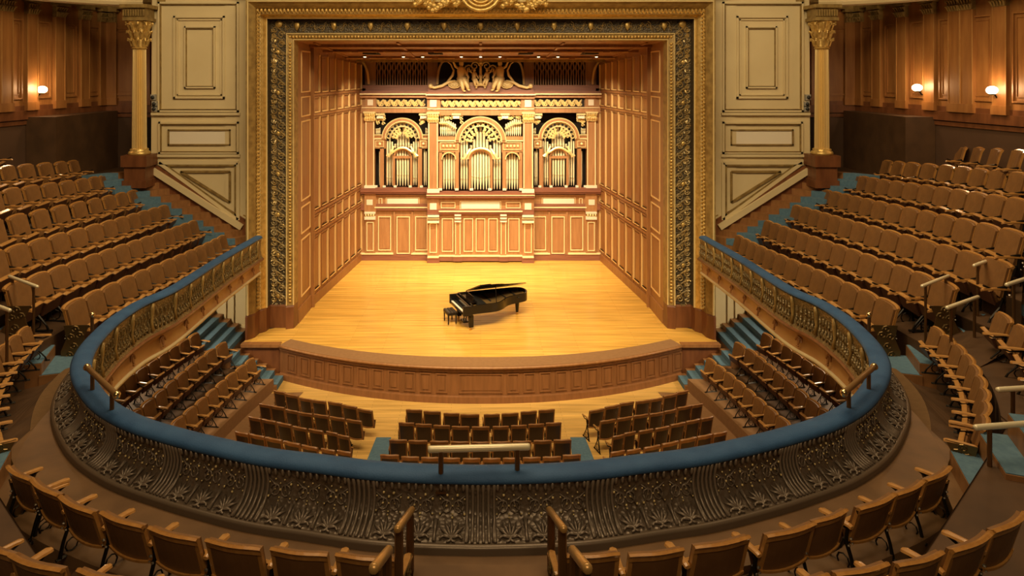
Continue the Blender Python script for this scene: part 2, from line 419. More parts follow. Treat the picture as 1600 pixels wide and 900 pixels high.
# stage ceiling: sloping, with rails, dark vents and downlights
cz = lambda d: 11.27-(d-26.9)*.066
b = MB(); b.add([Vector((-6.8,26.6,cz(26.6))),Vector((6.8,26.6,cz(26.6))),Vector((6.2,34.9,cz(34.9))),Vector((-6.2,34.9,cz(34.9))),
                 Vector((-6.8,26.6,12.2)),Vector((6.8,26.6,12.2)),Vector((6.2,34.9,12.2)),Vector((-6.2,34.9,12.2))],
                ((0,1,2,3),(4,7,6,5),(0,4,5,1),(1,5,6,2),(2,6,7,3),(3,7,4,0)))
ceil = struct(b, 'ceiling', M['cherry'])
b = MB(); g = MB()
for d in (28.0, 30.0, 33.0): b.box(-6.5, 6.5, d-.12, d+.12, cz(d)-.10, cz(d)+.02)
for i in range(-6, 7, 3): b.obox((i*1.02, 27.1, cz(27.1)-.02), (i*.98, 34.6, cz(34.6)-.02), (0,0,1), .10, .05)
b.build('ceiling_rib', M['cherry'], ceil)
for i in range(-6, 6):
    g.box(i*1.02+.14, i*1.02+.88, 29.80, 29.86, cz(29.8)-.13, cz(29.8)-.09)
    g.box(i*1.02+.14, i*1.02+.88, 32.8, 32.86, cz(32.8)-.13, cz(32.8)-.09)
g.build('gilt_ceiling_moulding', M['gold_t'], ceil)
b = MB(); b.box(-6.2, 6.2, 34.6, 34.95, cz(34.6)-.12, cz(34.6)+.1); b.build('ceiling_edge', M['gold_p'], ceil)
b = MB()
for x in (-4.6, -1.9, 1.9, 4.6): b.box(x-.28, x+.28, 30.4, 31.9, cz(31)-.09, cz(31)+.05)
b.build('dark_ceiling_vent', M['dark'], ceil)
k = 0
for i in range(13):
    x = -5.1+i*.85
    if min(abs(x-v) for v in (-4.6,-1.9,1.9,4.6)) < .36: continue
    t = empty('downlight', (x, 32.4, cz(32.4)-.02)); k += 1
    tag(t, ['small round lit downlight in the stage ceiling, number %d from the left' % k, ][0].replace('number %d' % k, ['first','second','third','fourth','fifth','sixth','seventh','eighth','ninth','tenth','eleventh','twelfth','thirteenth'][k-1]), 'downlight', 'downlights in the stage ceiling')
    h = MB(); h.lathe([(.10,-.0),(.115,-.03),(.09,-.045)], n=12); h.build('trim_ring', M['gold_p'], t)
    h.v = []; h.f = []; h.m = []; h.lathe([(.065,-.05),(.04,-.075)], n=12); o = h.build('lens', M['down'], t)

# cream walls beside the proscenium
def cream(s, name):
    D = 25.95
    f = lambda px, py, d: Vector((s*abs((px-CX)*D/F), D-d, CZ-(py-HY)*D/F))
    b = MB(); b.prism([(238,-80),(392,-80),(392,362),(378,358),(236,268)], lambda p: f(p[0], p[1], 0), lambda p: f(p[0], p[1], -.4))
    o = struct(b, name, M['cream'])
    m = MB(); g = MB(); p = MB()
    def fr(x0, x1, y0, y1, w1=2.2, pr=.06, mm=m):
        frame2d(mm, f, x0, x1, y1, y0-0, 0, 0) if False else None
        for (a0,a1,b0,b1) in ((x0,x1,y0,y0+w1),(x0,x1,y1-w1,y1),(x0,x0+w1,y0,y1),(x1-w1,x1,y0,y1)):
            slab(mm, f, a0, a1, b1, b0, 0, pr)
    fr(248, 374, 3, 175, 3, .09); fr(251.5, 370.5, 6.5, 171, .9, .11, g)
    fr(272, 352, 25, 154, 3, .08); fr(277, 347, 30, 149, 2, .05); fr(289, 337, 41, 138, 2.4, .08); fr(291.5, 334.5, 44, 135, .8, .09, g)
    slab(m, f, 352, 388, -80, 362, 0, .03)
    slab(m, f, 238, 376, 176, 180, 0, .12)
    fr(249, 374, 190, 240, 3, .09); fr(252, 371, 193, 237, .9, .11, g); fr(263, 361, 202, 227, 2.2, .06, g)
    slab(p, f, 265, 359, 204, 225, 0, .02)
    slab(m, f, 240, 376, 241, 245, 0, .10)
    # triangular panels over the stair string
    def tri(P, wd, pr, mm):
        for a, c in zip(P, P[1:]+P[:1]):
            A = f(a[0], a[1], pr/2); B = f(c[0], c[1], pr/2); mm.obox(A, B, (0,1,0), pr, wd)
    tri([(250,254),(373,254),(373,343)], .075, .12, m); tri([(254,256),(371,256),(371,339)], .025, .16, g)
    tri([(283,268),(360,268),(360,316)], .05, .08, g)
    A = f(236, 262, .06); B = f(380, 354, .06); m.obox(A, B, (0,1,0), .2, .3)
    m.build('moulding', M['cream'], o); g.build('gold_lining', M['gold_p'], o); p.build('pale_inset_panel', M['cream_p'], o)
    # lower wall under the balcony
    b = MB(); b.box(*sorted((s*8.15, s*15.3)), D, D+.4, .0, 5.2)
    o2 = struct(b, name, M['cream']); q = MB()
    ff = lambda x, z, d: Vector((s*x, D-d, z))
    frame2d(q, ff, 8.2, 8.75, 1.15, 4.2, .07, .08); frame2d(q, ff, 8.95, 10.6, 1.15, 4.2, .07, .08); q.build('moulding', M['cream'], o2)
    q = MB(); slab(q, ff, 8.15, 15.3, 0, 1.0, 0, .05); slab(q, ff, 8.15, 8.9, 0, 1.0, 0, .12); q.build('wood_dado', M['cherry_d'], o2)
cream(-1, 'wall_front_left'); cream(1, 'wall_front_right')
b = MB(); b.box(-8.6, 8.6, 25.3, 26.3, 12.92, 16); struct(b, 'wall_above_proscenium', M['gold_p'])

# side walls: pilastered walnut above a dark dado
def side_wall(s, name):
    pts = [(-11.4, 26.1), (-11.6, 28.9), (-14.75, 28.9), (-15.35, 23.4), (-16.0, 19.0), (-16.3, 6.0)]
    first = None
    for j, (P, Q) in enumerate(zip(pts, pts[1:])):
        P2 = (P[0]*-s, P[1]); Q2 = (Q[0]*-s, Q[1]); f, L = wallmap(P2, Q2, (0, 18))
        up = MB(); lo = MB(); zr = 8.75
        slab(up, f, -.05, L+.05, zr, 13.4, -.25, 0); slab(lo, f, -.05, L+.05, -.1, zr, -.25, 0)
        if first is None: o = struct(up, name, M['walnut']); first = o
        else: o = up.build('panel_wall', M['walnut'], first)
        lo.build('lower_wall', M['brownwall'], first)
        q = MB(); slab(q, f, 0, L, zr-.18, zr+.12, 0, .10); slab(q, f, 0, L, zr+.12, zr+.28, 0, .05)
        slab(q, f, 0, L, zr-.35, zr-.22, 0, .05); q.build('dado_rail', M['cherry_d'], first)
        e = MB(); slab(e, f, -.2, L+.2, 12.62, 13.4, 0, .28); slab(e, f, -.2, L+.2, 12.86, 12.98, .28, .42); e.build('entablature', M['gold_p'], first)
        n = max(1, round(L/1.35)); bw = L/n; pl = MB(); fr = MB(); cp = MB(); ln = MB()
        for i in range(n+1):
            x = min(max(i*bw, .25), L-.25)
            slab(pl, f, x-.24, x+.24, zr+.12, 12.1, 0, .13); slab(pl, f, x-.28, x+.28, zr+.12, zr+.4, 0, .17)
            slab(ln, f, x-.25, x-.225, zr+.4, 12.1, .12, .145); slab(ln, f, x+.225, x+.25, zr+.4, 12.1, .12, .145)
            # carved capital: bell, two tiers of leaves, abacus
            slab(cp, f, x-.23, x+.23, 12.1, 12.5, 0, .16); slab(cp, f, x-.34, x+.34, 12.5, 12.62, 0, .30)
            for kx in range(-2, 3):
                for kz in (0, 1):
                    a = f(x+kx*.105, 12.12+kz*.17, .15); c = f(x+kx*.12, 12.28+kz*.17, .21); d = f(x+kx*.125, 12.26+kz*.17, .27)
                    cp.tube([a, c, d], [.03,.045,.015], 5)
        for i in range(n):
            x0 = i*bw+.36; x1 = (i+1)*bw-.36
            if x1-x0 < .2: continue
            frame2d(fr, f, x0, x1, zr+.5, 11.9, .05, .06); frame2d(fr, f, x0+.12, x1-.12, zr+.65, 11.75, .02, .03)
        pl.build('pilaster', M['walnut'], first); ln.build('pilaster_edge', M['cove'], first)
        if fr.v: fr.build('panel_moulding', M['walnut'], first)
        cp.build('pilaster_capital', M['gold_p'], first)
side_wall(-1, 'wall_left'); side_wall(1, 'wall_right')
for s, n in ((-1, 1), (1, 2)):
    b = MB(); b.box(*sorted((s*12.2, s*13.5)), 28.72, 28.88, 6.2, 8.4); o = struct(b, 'door_%d' % n, M['dark'])
    q = MB(); ff = lambda x, z, d: Vector((s*x, 28.74-d, z)); frame2d(q, ff, 12.1, 13.6, 6.2, 8.5, .1, .08); q.build('door_frame', M['cherry_d'], o)

# ------------------------------------------------------------------ proscenium frame
pro = empty('proscenium_arch', (0, 25.5, ST)); tag(pro, 'tall gilded carved proscenium frame around the stage opening', 'proscenium')
prof = [(-6.56,11.26,26.45),(-6.60,11.28,26.05),(-6.86,11.52,25.95),(-6.90,11.55,26.10),(-7.44,12.0,26.10),(-7.48,12.04,25.75),
        (-7.58,12.12,25.62),(-7.66,12.18,25.55),(-7.70,12.36,25.15),(-7.76,12.42,25.05),(-7.88,12.55,24.9),(-7.95,12.62,24.9),(-8.11,12.9,25.93)]
PB = ST+.82
def prow(i, zb=PB):
    X, Z, D = prof[i]; return [Vector((X, D, zb)), Vector((X, D, Z)), Vector((-X, D, Z)), Vector((-X, D, zb))]
def pstrip(ids, name, m):
    b = MB(); b.grid([prow(i) for i in ids]); return part(b, name, m, pro)
pstrip([0,1,2,3], 'inner_gilt_border', M['gold_p']); pstrip([3,4,5], 'dark_carved_band', M['band'])
pstrip([5,6,7], 'plain_gilt_fillet', M['gold']); pstrip([7,8], 'outer_leaf_moulding', M['gold_p']); pstrip([8,9,10,11,12], 'outer_cove', M['gold_p'])
def along(e, i, j, t, dd=0):
    """point at fraction t between profile i and j, e = walk (side, z) or ('t', x)"""
    a, c = prof[i], prof[j]; X = a[0]+(c[0]-a[0])*t; Z = a[1]+(c[1]-a[1])*t; D = a[2]+(c[2]-a[2])*t-dd
    if e[0] == 't': return Vector((e[1], D, Z))
    return Vector((e[0]*X*-1, D, e[1]))
def walk(i, j, t, step):
    a, c = prof[i], prof[j]; X = abs(a[0]+(c[0]-a[0])*t); Z = a[1]+(c[1]-a[1])*t; out = []
    n = int((Z-PB-.2)/step)
    for k in range(n): out.append((-1, PB+.15+k*step)); out.append((1, PB+.15+k*step))
    n = int(2*X/step)
    for k in range(n+1): out.append(('t', -X+k*2*X/n))
    return out
b = MB()
for e in walk(1, 2, .5, .115): b.ball(along(e, 1, 2, .5, .02), (.055,.05,.05) , 6, 4)
split_part(b, 'bead_row', M['gold'], pro, FR3, True)
b = MB()
for t in (.08, .95):
    for i, j in ((1,2),):
        b.tube([along((-1, PB), i, j, t, .01), along((-1, prof[i][1]+(prof[j][1]-prof[i][1])*t), i, j, t, .01), along((1, prof[i][1]+(prof[j][1]-prof[i][1])*t), i, j, t, .01), along((1, PB), i, j, t, .01)], .022, 6)
for i in (5, 7, 10):
    b.tube([p+Vector((0,-.01,0)) for p in prow(i)], .035, 6)
part(b, 'gilt_line', M['gold_l'], pro)
b = MB(); zz = PB+.2
for e in walk(6, 8, .6, .13):
    p = along(e, 6, 8, .6, .06)
    if e[0] == 't': b.tube([p+Vector((-.06,0,-.10)), p+Vector((0,-.03,0)), p+Vector((0,-.02,.10))], [.015,.05,.012], 5); b.tube([p+Vector((.06,0,-.10)), p+Vector((0,-.03,0)), p+Vector((0,-.02,.10))], [.015,.05,.012], 5)
    else: b.tube([p+Vector((-.10,0,-.06)), p+Vector((0,-.03,0)), p+Vector((.10,-.02,.05))], [.015,.05,.02], 5); b.ball(p+Vector((0,-.02,.065)), (.03,.03,.03), 6, 4)
split_part(b, 'leaf_chain', M['gold'], pro, FR3)
# scrolls in the dark band
b = MB(); g = MB()
def scroll(c, u, v, r, turn, mb, wd=.022):
    pts = []
    for k in range(13):
        a = turn*k/12*2*math.pi*1.35; rr = r*(1-.78*k/12)
        pts.append(c+u*(math.cos(a)*rr)+v*(math.sin(a)*rr)+Vector((0,-.03,0)))
    mb.tube(pts, [wd*1.1]*4+[wd*.8]*8+[wd*1.5], 4)
cnt = 0
def vscroll(s, z):
    global cnt; cnt += 1
    c = along((s, z), 3, 4, .5); u = Vector((1,0,0)); v = Vector((0,0,1)); t = 1 if cnt % 2 else -1
    scroll(c+u*.11*t, u*t, v, .14, 1, b, .026); scroll(c-u*.13*t+v*.19, u*-t, v*-1, .12, 1, b, .024); scroll(c-u*.16*t-v*.02, u*t, v*-1, .09, 1, b)
    b.tube([c+u*.24*t+Vector((0,-.02,0)), c+u*.05*t+v*.2+Vector((0,-.06,0)), c-u*.22*t+v*.36+Vector((0,-.02,0))], [.012,.03,.012], 4)
    for k in range(16):
        a = random.uniform(0, 6.28); rr_ = random.uniform(.05,.27); q = c+u*math.cos(a)*rr_+v*math.sin(a)*.2
        b.tube([q+Vector((0,-.01,0)), q+u*math.cos(a)*.05+v*math.sin(a)*.08+Vector((0,-.05,0))], [.026,.006], 4)
    if cnt % 8 < 2: g.ball(c+v*.1, (.08,.06,.1), 8, 5)
z = PB+.2
while z < 11.7: vscroll(-1, z); vscroll(1, z); z += .36
x = -7.0
while x < 7.1:
    p = along(('t', x), 3, 4, .5); u = Vector((0,0,1)); v = Vector((1,0,0)); t = 1 if int(x*3) % 2 else -1
    scroll(p+u*.05*t, u*t, v, .12, 1, b, .017); scroll(p-u*.05*t+v*.17, u*-t, v*-1, .09, 1, b, .015)
    x += .34
for k in range(-5, 6):
    p = along(('t', k*1.3), 3, 4, .5, .03); g.prism([(-.1,.17),(.1,.17),(.11,.0),(0,-.2),(-.11,0)], lambda q: p+Vector((q[0],0,q[1])), lambda q: p+Vector((q[0]*.6,-.05,q[1]*.6)))
for s in (-1, 1):
    p = along((s, 11.86), 3, 4, .45, .05); g.ball(p, (.15,.06,.13), 8, 5)
split_part(b, 'scroll_carving', M['filigree'], pro, FR3); split_part(g, 'shield_boss', M['gold'], pro, None, True)
# wooden plinth of the frame
for s in (-1, 1):
    b = MB()
    rows = []
    for i in range(len(prof)-1):
        X, Z, D = prof[i]; X = abs(X); rows.append([Vector((s*X, D-.05, ST-.0)), Vector((s*X, D-.05, PB-.06)), Vector((s*X, D+.02, PB+.01))])
    b.grid(rows); part(b, 'plinth', M['cherry_d'], pro)
# crest at the head of the frame
crest = empty('proscenium_crest', (0, 24.9, 12.3)); tag(crest, 'gilded cartouche with garlands at the top centre of the frame', 'ornament')
b = MB(); o = Vector((0, 24.85, 12.85))
for rr, wd in ((.62,.07),(.48,.05),(.36,.035)):
    b.tube([o+Vector((rr*math.cos(a)*1.05, -.08, rr*math.sin(a))) for a in [k*math.pi/12 for k in range(-14, 3)]], wd, 6)
b.ball(o, (.40,.16,.42), 16, 8)
part(b, 'cartouche', M['gold'], crest, smooth=True)
b = MB()
for s in (-1, 1):
    for k in range(26):
        t = k/25; p = o+Vector((s*(.75+1.45*t), -.06, -.42+.25*math.sin(t*9)*.6+random.uniform(-.1,.1)))
        b.ball(p, (.10,.09,.09), 6, 4)
        b.tube([p, p+Vector((random.uniform(-.1,.1),-.1,random.uniform(-.14,.14)))], [.05,.01], 4)
    u = Vector((s,0,0)); scroll(o+Vector((s*.85,-.05,-.2)), u, Vector((0,0,1)), .25, 1, b, .05); scroll(o+Vector((s*1.7,-.05,-.25)), u, Vector((0,0,1)), .2, -1, b, .05)
split_part(b, 'garland', M['gold'], crest, lambda c: c.x > 0)
# ------------------------------------------------------------------ pipe organ across the back of the stage
organ = empty('pipe_organ', (0, 35.6, ST)); tag(organ, 'carved wooden pipe organ case with gilt pipes across the stage back', 'organ')
DS, DC = 35.55, 35.2       # facing planes of the side bays and of the projecting centre bay
def of(px, py, D, d=0): return Vector(((px-CX)*D/F, D-d, CZ-(py-HY)*D/F))
def ob(mb, x0, x1, y0, y1, D, d0, d1):
    slab(mb, lambda a, c, d: of(a, c, D, d), x0, x1, y1, y0, d0, d1)
def ofr(mb, x0, x1, y0, y1, D, w=1.4, d0=0, d1=.05, b=True):
    for (a0,a1,c0,c1) in ((x0,x1,y0,y0+w),(x0,x1,y1-w,y1),(x0,x0+w,y0+w,y1-w),(x1-w,x1,y0+w,y1-w)): ob(mb, a0, a1, c0, c1, D, d0, d1)
case = MB(); trim = MB(); plum = MB(); pale = MB(); gold = MB(); back = MB(); cap = MB(); panels = MB()
def mx(x0, x1, s): return (x0, x1) if s < 0 else (2*CX-x1, 2*CX-x0)
for s in (-1, 1):
    B = lambda mb, x0, x1, y0, y1, d0, d1: ob(mb, *mx(x0, x1, s), y0, y1, DS, d0, d1)
    # lower storey
    B(case, 562, 668, 328, 408, -.6, 0); B(plum, 562, 668, 397, 406, 0, .14); B(trim, 564, 615, 394.6, 396.4, 0, .17); B(trim, 643, 668, 394.6, 396.4, 0, .17)
    B(case, 571, 587, 330, 397, 0, .12); ofr(trim, *mx(573.5, 584.5, s), 346, 391, DS, 1, .12, .17)
    for y0, y1 in ((330, 333), (337, 342)): B(pale, 570.5, 587.5, y0, y1, .1, .22)
    for k in range(4):
        gold.ball(of(mx(572.5+k*4, 572.5+k*4, s)[0], 335, DS, .2), (.05,.06,.06), 6, 4)
    for x0, x1 in ((591, 611), (649, 668)):
        ofr(trim, *mx(x0, x1, s), 338, 391, DS, 1.1, 0, .05); B(panels, x0+3, x1-3, 342, 388, 0, .03)
    B(case, 617, 643, 334, 399, 0, .03); ofr(trim, *mx(620, 640.5, s), 338, 396, DS, 1.1, .03, .08); B(panels, 623, 637, 342, 392, .03, .05)
    B(case, 615, 617.5, 330, 397, 0, .07); B(case, 643, 645.5, 330, 397, 0, .07)
    B(trim, 586, 668, 322.5, 324.2, 0, .17); B(plum, 564, 668, 318, 328, 0, .13)
    # frieze with pale panels
    B(case, 562, 668, 300, 320, -.6, .03); B(case, 570, 588, 302, 330, 0, .14)
    B(pale, 573.5, 583, 311, 319.5, .14, .16); ofr(trim, *mx(592, 597.5, s), 309.5, 319, DS, .9, .03, .06); B(pale, 605, 653.5, 310, 319.5, .03, .06)
    ofr(trim, *mx(603, 655.5, s), 308.3, 321, DS, .7, .03, .05)
    B(plum, 564, 668, 293, 302, -.2, .22); B(case, 564, 668, 304, 306, 0, .1); B(plum, 564, 668, 296, 299, .2, .27)
    # pipe storey: piers, slot openings, architrave
    B(case, 562, 571, 138, 300, -.6, .02)
    B(case, 571, 585.5, 176, 296, -.3, .12); B(trim, 571.8, 573.2, 190, 289, .1, .14); B(trim, 584, 585.2, 190, 289, .1, .14)
    B(pale, 570, 587, 289, 294, .05, .2)
    B(case, 594, 600, 230, 296, -.3, .05); B(case, 653, 659.5, 230, 296, -.3, .05)
    for x in (587, 600, 617, 640.5, 658): B(pale, x-1.5, x+3, 289.5, 292.5, 0, .12)
    B(case, 585, 603, 216, 232, -.3, .05); B(case, 655, 668, 216, 232, -.3, .05)
    ofr(gold, *mx(587, 600, s), 219.5, 230, DS, 1, .05, .08); ofr(gold, *mx(656.5, 667, s), 219.5, 230, DS, 1, .05, .08)
    for x in (593.5, 662): gold.ball(of(mx(x, x, s)[0], 224.6, DS, .08), (.07,.04,.07), 8, 5)
    B(trim, 585, 604, 216, 217.4, .04, .1); B(trim, 654.5, 668, 216, 217.4, .04, .1)
    B(case, 564, 669, 168, 176, -.3, .12); B(trim, 566, 669, 167.6, 168.6, .1, .17)
    B(case, 564, 669, 148, 168, -.3, .0); B(case, 571, 588, 150, 168, 0, .12); B(pale, 575, 583.5, 155.5, 164.5, .12, .15)
    B(plum, 562, 669, 142, 149, -.3, .18); B(trim, 564, 667, 145.6, 147.6, .15, .40); B(case, 562, 669, 149, 152.5, 0, .25)
    B(plum, 566, 669, 133, 143, -.8, .02)
    # carved corner brackets beside the arch
    B(back, 584, 668, 90, 300, -.85, -.8)
# centre bay
B = lambda mb, x0, x1, y0, y1, d0, d1: ob(mb, x0, x1, y0, y1, DC, d0, d1)
for s in (-1, 1):
    Q = lambda mb, x0, x1, y0, y1, d0, d1: ob(mb, *mx(x0, x1, s), y0, y1, DC, d0, d1)
    Q(case, 668, 686, 300, 404, -.6, .10); Q(plum, 668, 687, 401, 409.5, -.5, .26); Q(trim, 668.5, 686, 399, 400.8, .1, .30)
    ofr(trim, *mx(671.5, 683, s), 348, 394, DC, 1, .1, .15)
    for y0, y1 in ((335, 338), (344, 347)): Q(pale, 668.5, 686.5, y0, y1, .08, .26)
    Q(trim, 668.5, 686.5, 340, 341.5, .08, .2)
    Q(pale, 672, 682.5, 317, 326.5, .1, .18)
    Q(case, 711, 720, 334, 400, -.1, .12); Q(trim, 711.5, 712.5, 346, 396, .1, .14); Q(trim, 718.5, 719.5, 346, 396, .1, .14)
    for y0, y1 in ((334, 336.5), (339, 341.5), (344, 346)): Q(pale, 710.5, 720.5, y0, y1, .05, .2)
    Q(plum, 708, 722, 400, 407, 0, .2); Q(trim, 709, 721.5, 398, 399.6, 0, .22)
    ofr(trim, *mx(690.5, 708, s), 341, 393, DC, 1, 0, .05); Q(panels, 693.5, 705, 345, 390, 0, .03)
    Q(panels, 691, 707, 339.5, 340.5, 0, .03)
    ofr(trim, *mx(689, 711.5, s), 315.5, 325, DC, .9, .03, .07); Q(panels, 691, 709.5, 317.5, 323, .03, .05)
    for x0 in (724.5, 743.5):
        if x0 > 740 and s > 0: continue
        ofr(trim, *mx(x0, x0+14.5, s), 341, 393, DC, 1, 0, .05); Q(panels, x0+3, x0+11.5, 345, 390, 0, .03)
    Q(case, 669, 685, 178, 300, -.3, .14); Q(trim, 669.6, 671, 192, 293, .12, .17); Q(trim, 683, 684.3, 192, 293, .12, .17)
    Q(pale, 668, 687, 294.5, 300, .05, .28)
    Q(case, 686, 691, 237, 297, -.3, .06); Q(case, 711.5, 717, 237, 297, -.3, .08)
    for x in (686.5, 712, 735): Q(pale, x-1, x+4.5, 294, 297, 0, .14)
    Q(case, 685, 718, 219, 238, -.3, .06); ofr(gold, *mx(687.5, 716, s), 222, 234, DC, 1, .06, .1)
    for k in range(4): gold.ball(of(mx(693+k*5.5, 693+k*5.5, s)[0], 228, DC, .09), (.06,.04,.07), 6, 4)
    Q(case, 685, 718, 213.5, 219, -.3, .1); Q(trim, 685, 718, 219, 220.2, .06, .14)
    Q(pale, 672, 682.5, 156, 167, .1, .17)
    Q(case, 668, 688, 153, 180, -.3, .12)
B(case, 668, 834, 328, 404, -.6, 0); B(plum, 668, 834, 400.5, 407, 0, .12); B(trim, 686, 816, 398.3, 400, 0, .15)
B(plum, 668, 834, 326.5, 334, -.1, .16); B(trim, 686, 816, 328.3, 330, .1, .22)
B(case, 668, 834, 306, 328, -.6, .03); B(pale, 720.5, 781, 315.5, 325.5, .03, .07); ofr(trim, 718.5, 783, 314, 327, DC, .8, .03, .06)
B(plum, 667, 835, 299, 308, -.2, .26); B(trim, 667, 835, 303.4, 304.4, .2, .3)
B(case, 668, 834, 170, 180, -.3, .13); B(trim, 668, 834, 169.5, 170.8, .1, .2)
B(case, 668, 834, 148, 170, -.3, 0); B(case, 667, 835, 150, 154, 0, .27); B(trim, 666, 836, 146.5, 148.6, .15, .46); B(plum, 667, 835, 143, 150, -.3, .2)
B(plum, 669, 833, 134, 144, -.6, .06)
B(back, 668, 834, 90, 300, -.8, -.75)

def arch_bay(cx, D, ro, ri, yc, ybot, px0, px1, s=1):
    """round arch: ro/ri outer/inner ring radius in px around (cx, yc)"""
    n = 28; rows = []
    for r, d in ((ri, -.3), (ri, .06), (ri+1.2, .14), (ro-1.2, .14), (ro, .06)):
        rows.append([of(cx+r*math.cos(math.pi*k/n), yc-r*math.sin(math.pi*k/n), D, d) for k in range(n+1)])
    arch.grid(rows)
    rows = [[of(cx+r*math.cos(math.pi*k/n), yc-r*math.sin(math.pi*k/n), D, .15) for k in range(n+1)] for r in (ri+.3, ri+1.6)]
    gold.tube([of(cx+(ri+.8)*math.cos(math.pi*k/n), yc-(ri+.8)*math.sin(math.pi*k/n), D, .15) for k in range(n+1)], .035, 5)
    gold.tube([of(cx+(ro-.5)*math.cos(math.pi*k/n), yc-(ro-.5)*math.sin(math.pi*k/n), D, .12) for k in range(n+1)], .03, 5)
    # pierced tracery inside the arch: ring of openings and rosettes
    for k in range(11):
        a = math.pi*(k+.5)/11; r = ri-3.6; c = of(cx+r*math.cos(a), yc-r*math.sin(a), D, .0)
        gold.tube([c+Vector((.10*math.cos(t), 0, .10*math.sin(t))) for t in [j*math.pi/4 for j in range(9)]], .032, 5, False)
    gold.tube([of(cx+(ri-7)*math.cos(math.pi*k/n), yc-(ri-7)*math.sin(math.pi*k/n), D, .0) for k in range(2, n-1)], .035, 5)
    for k in range(9):
        a = math.pi*(k+.5)/9
        if abs(a-math.pi/2) < .2: continue
        for rr in (ri-11, ri-16.5):
            if rr < 5: continue
            c = of(cx+rr*math.cos(a), yc-rr*math.sin(a), D, .0); q = .075
            gold.tube([c+Vector((q*(1-j/9)*math.cos(j*.95+a), 0, q*1.4*(1-j/9)*math.sin(j*.95+a))) for j in range(9)], .028, 4)
        gold.tube([of(cx+(ri-8)*math.cos(a), yc-(ri-8)*math.sin(a), D, .01), of(cx+(ri-14)*math.cos(a+.12), yc-(ri-14)*math.sin(a+.12), D, .02), of(cx+(ri-20)*math.cos(a), yc-(ri-20)*math.sin(a), D, .01)], [.02,.035,.015], 4)
    case.grid([[of(cx-s2*ri, y, D, d) for y in (yc, ybot)] for s2 in (1,) for d in (-.3, .1)])
arch = MB()
pipes = []
def pipe(cx, D, w, ytop, ymouth, ybot, d=.0):
    r = w/2*D/F; p = MB(); o = of(cx, ybot, D, d)
    zt = (ybot-ytop)*D/F; zm = (ybot-ymouth)*D/F
    p.lathe([(r*.35, 0), (r*.45, .05), (r*.98, zm-.06), (r, zm), (r, zt-.02), (r*.9, zt)], (0,0,0), 10)
    p.tube([Vector((-r*.7, -r*.75, zm+.03)), Vector((0, -r*1.12, zm+.13)), Vector((r*.7, -r*.75, zm+.03))], .02, 4)
    o2 = p.build('organ_pipe', M['pipe'], organ, smooth=True); o2.location = o-Vector(organ.location); return o2
for s in (-1, 1):
    cx = 629 if s < 0 else 2*CX-629
    arch_bay(cx, DS, 32, 25.5, 216, 290, 603, 654)
    # canopy arch of the inner group
    n = 16
    rows = []
    for r, d in ((11, -.1), (11, .06), (13.5, .1), (14.5, .04)):
        rows.append([of(cx+r*math.cos(math.pi*k/n), 243-r*.75*math.sin(math.pi*k/n), DS, d) for k in range(n+1)])
    arch.grid(rows)
    gold.tube([of(cx+(14.5+max(0, abs(k-8)-4)**1.4*1.3)*math.cos(math.pi*k/16)*1.0, 243-12.5*math.sin(math.pi*k/16), DS, .12) for k in range(17)], .06, 6)
    for t in (-1, 1): gold.tube([of(cx+t*13, 228, DS, .1), of(cx+t*17, 236, DS, .14), of(cx+t*21, 244, DS, .14), of(cx+t*25, 242.5, DS, .1)], [.04,.07,.07,.04], 6)
    for x in (-13.5, 13.5): ob(case, cx+x-1.6, cx+x+1.6, 243, 290, DS, -.2, .06)
    ob(case, cx-12, cx+12, 243.5, 247.5, DS, -.05, .02)
    for k in range(-2, 3): pipe(cx+k*4.2, DS, 3.1, 229+abs(k)*2.5, 276, 291, -.12)
    for k in range(-3, 4): pipe(cx+k*4.3, DS, 3.4, (189, 204, 217, 226)[abs(k)], 230, 234, -.35)
    for t in (-1, 1):
        for k in range(3): pipe(cx+t*(17+k*3.6), DS, 2.6, (222, 208, 221)[k], 281, 291, -.2)
        for k in range(2): pipe(cx+t*(33.6+k*2.9), DS, 2.5, 234+k*3, 280, 291, -.2)
        for k in range(4): 
            if t*s > 0 or k < 4: pipe(cx+t*(36+k*1.9), DS, 1.5, 200+k*1.2*(1), 205, 211, -.15)
        ob(case, cx+t*38-6, cx+t*38+6, 211, 217, DS, -.3, .05)
        ob(gold, cx+t*38-6.5, cx+t*38+6.5, 210, 211.4, DS, -.1, .1)
cx = CX
arch_bay(cx, DC, 40, 32, 222, 294, 718, 783)
rows = []
for r, d in ((15.5, -.1), (15.5, .06), (18.5, .12), (19.5, .04)):
    rows.append([of(cx+r*math.cos(math.pi*k/18), 249-r*.8*math.sin(math.pi*k/18), DC, d) for k in range(19)])
arch.grid(rows)
for t in (-1, 1): gold.tube([of(cx+t*16, 232, DC, .12), of(cx+t*21, 240, DC, .18), of(cx+t*26, 247.5, DC, .18), of(cx+t*31, 247, DC, .12)], [.05,.08,.08,.04], 6)
gold.tube([of(cx+20*math.cos(math.pi*k/16), 248-16.5*math.sin(math.pi*k/16), DC, .12) for k in range(17)], .06, 6)
for x in (-17, 17): ob(case, cx+x-1.6, cx+x+1.6, 249, 296, DC, -.2, .08)
for k in range(-3, 4): pipe(cx+k*4.5, DC, 3.5, 234+abs(k)*2, 281-abs(k), 297, -.12)
for k in range(-3, 4): pipe(cx+k*5.2, DC, 4.2, (190, 205, 219, 228)[abs(k)], 234, 238, -.4)
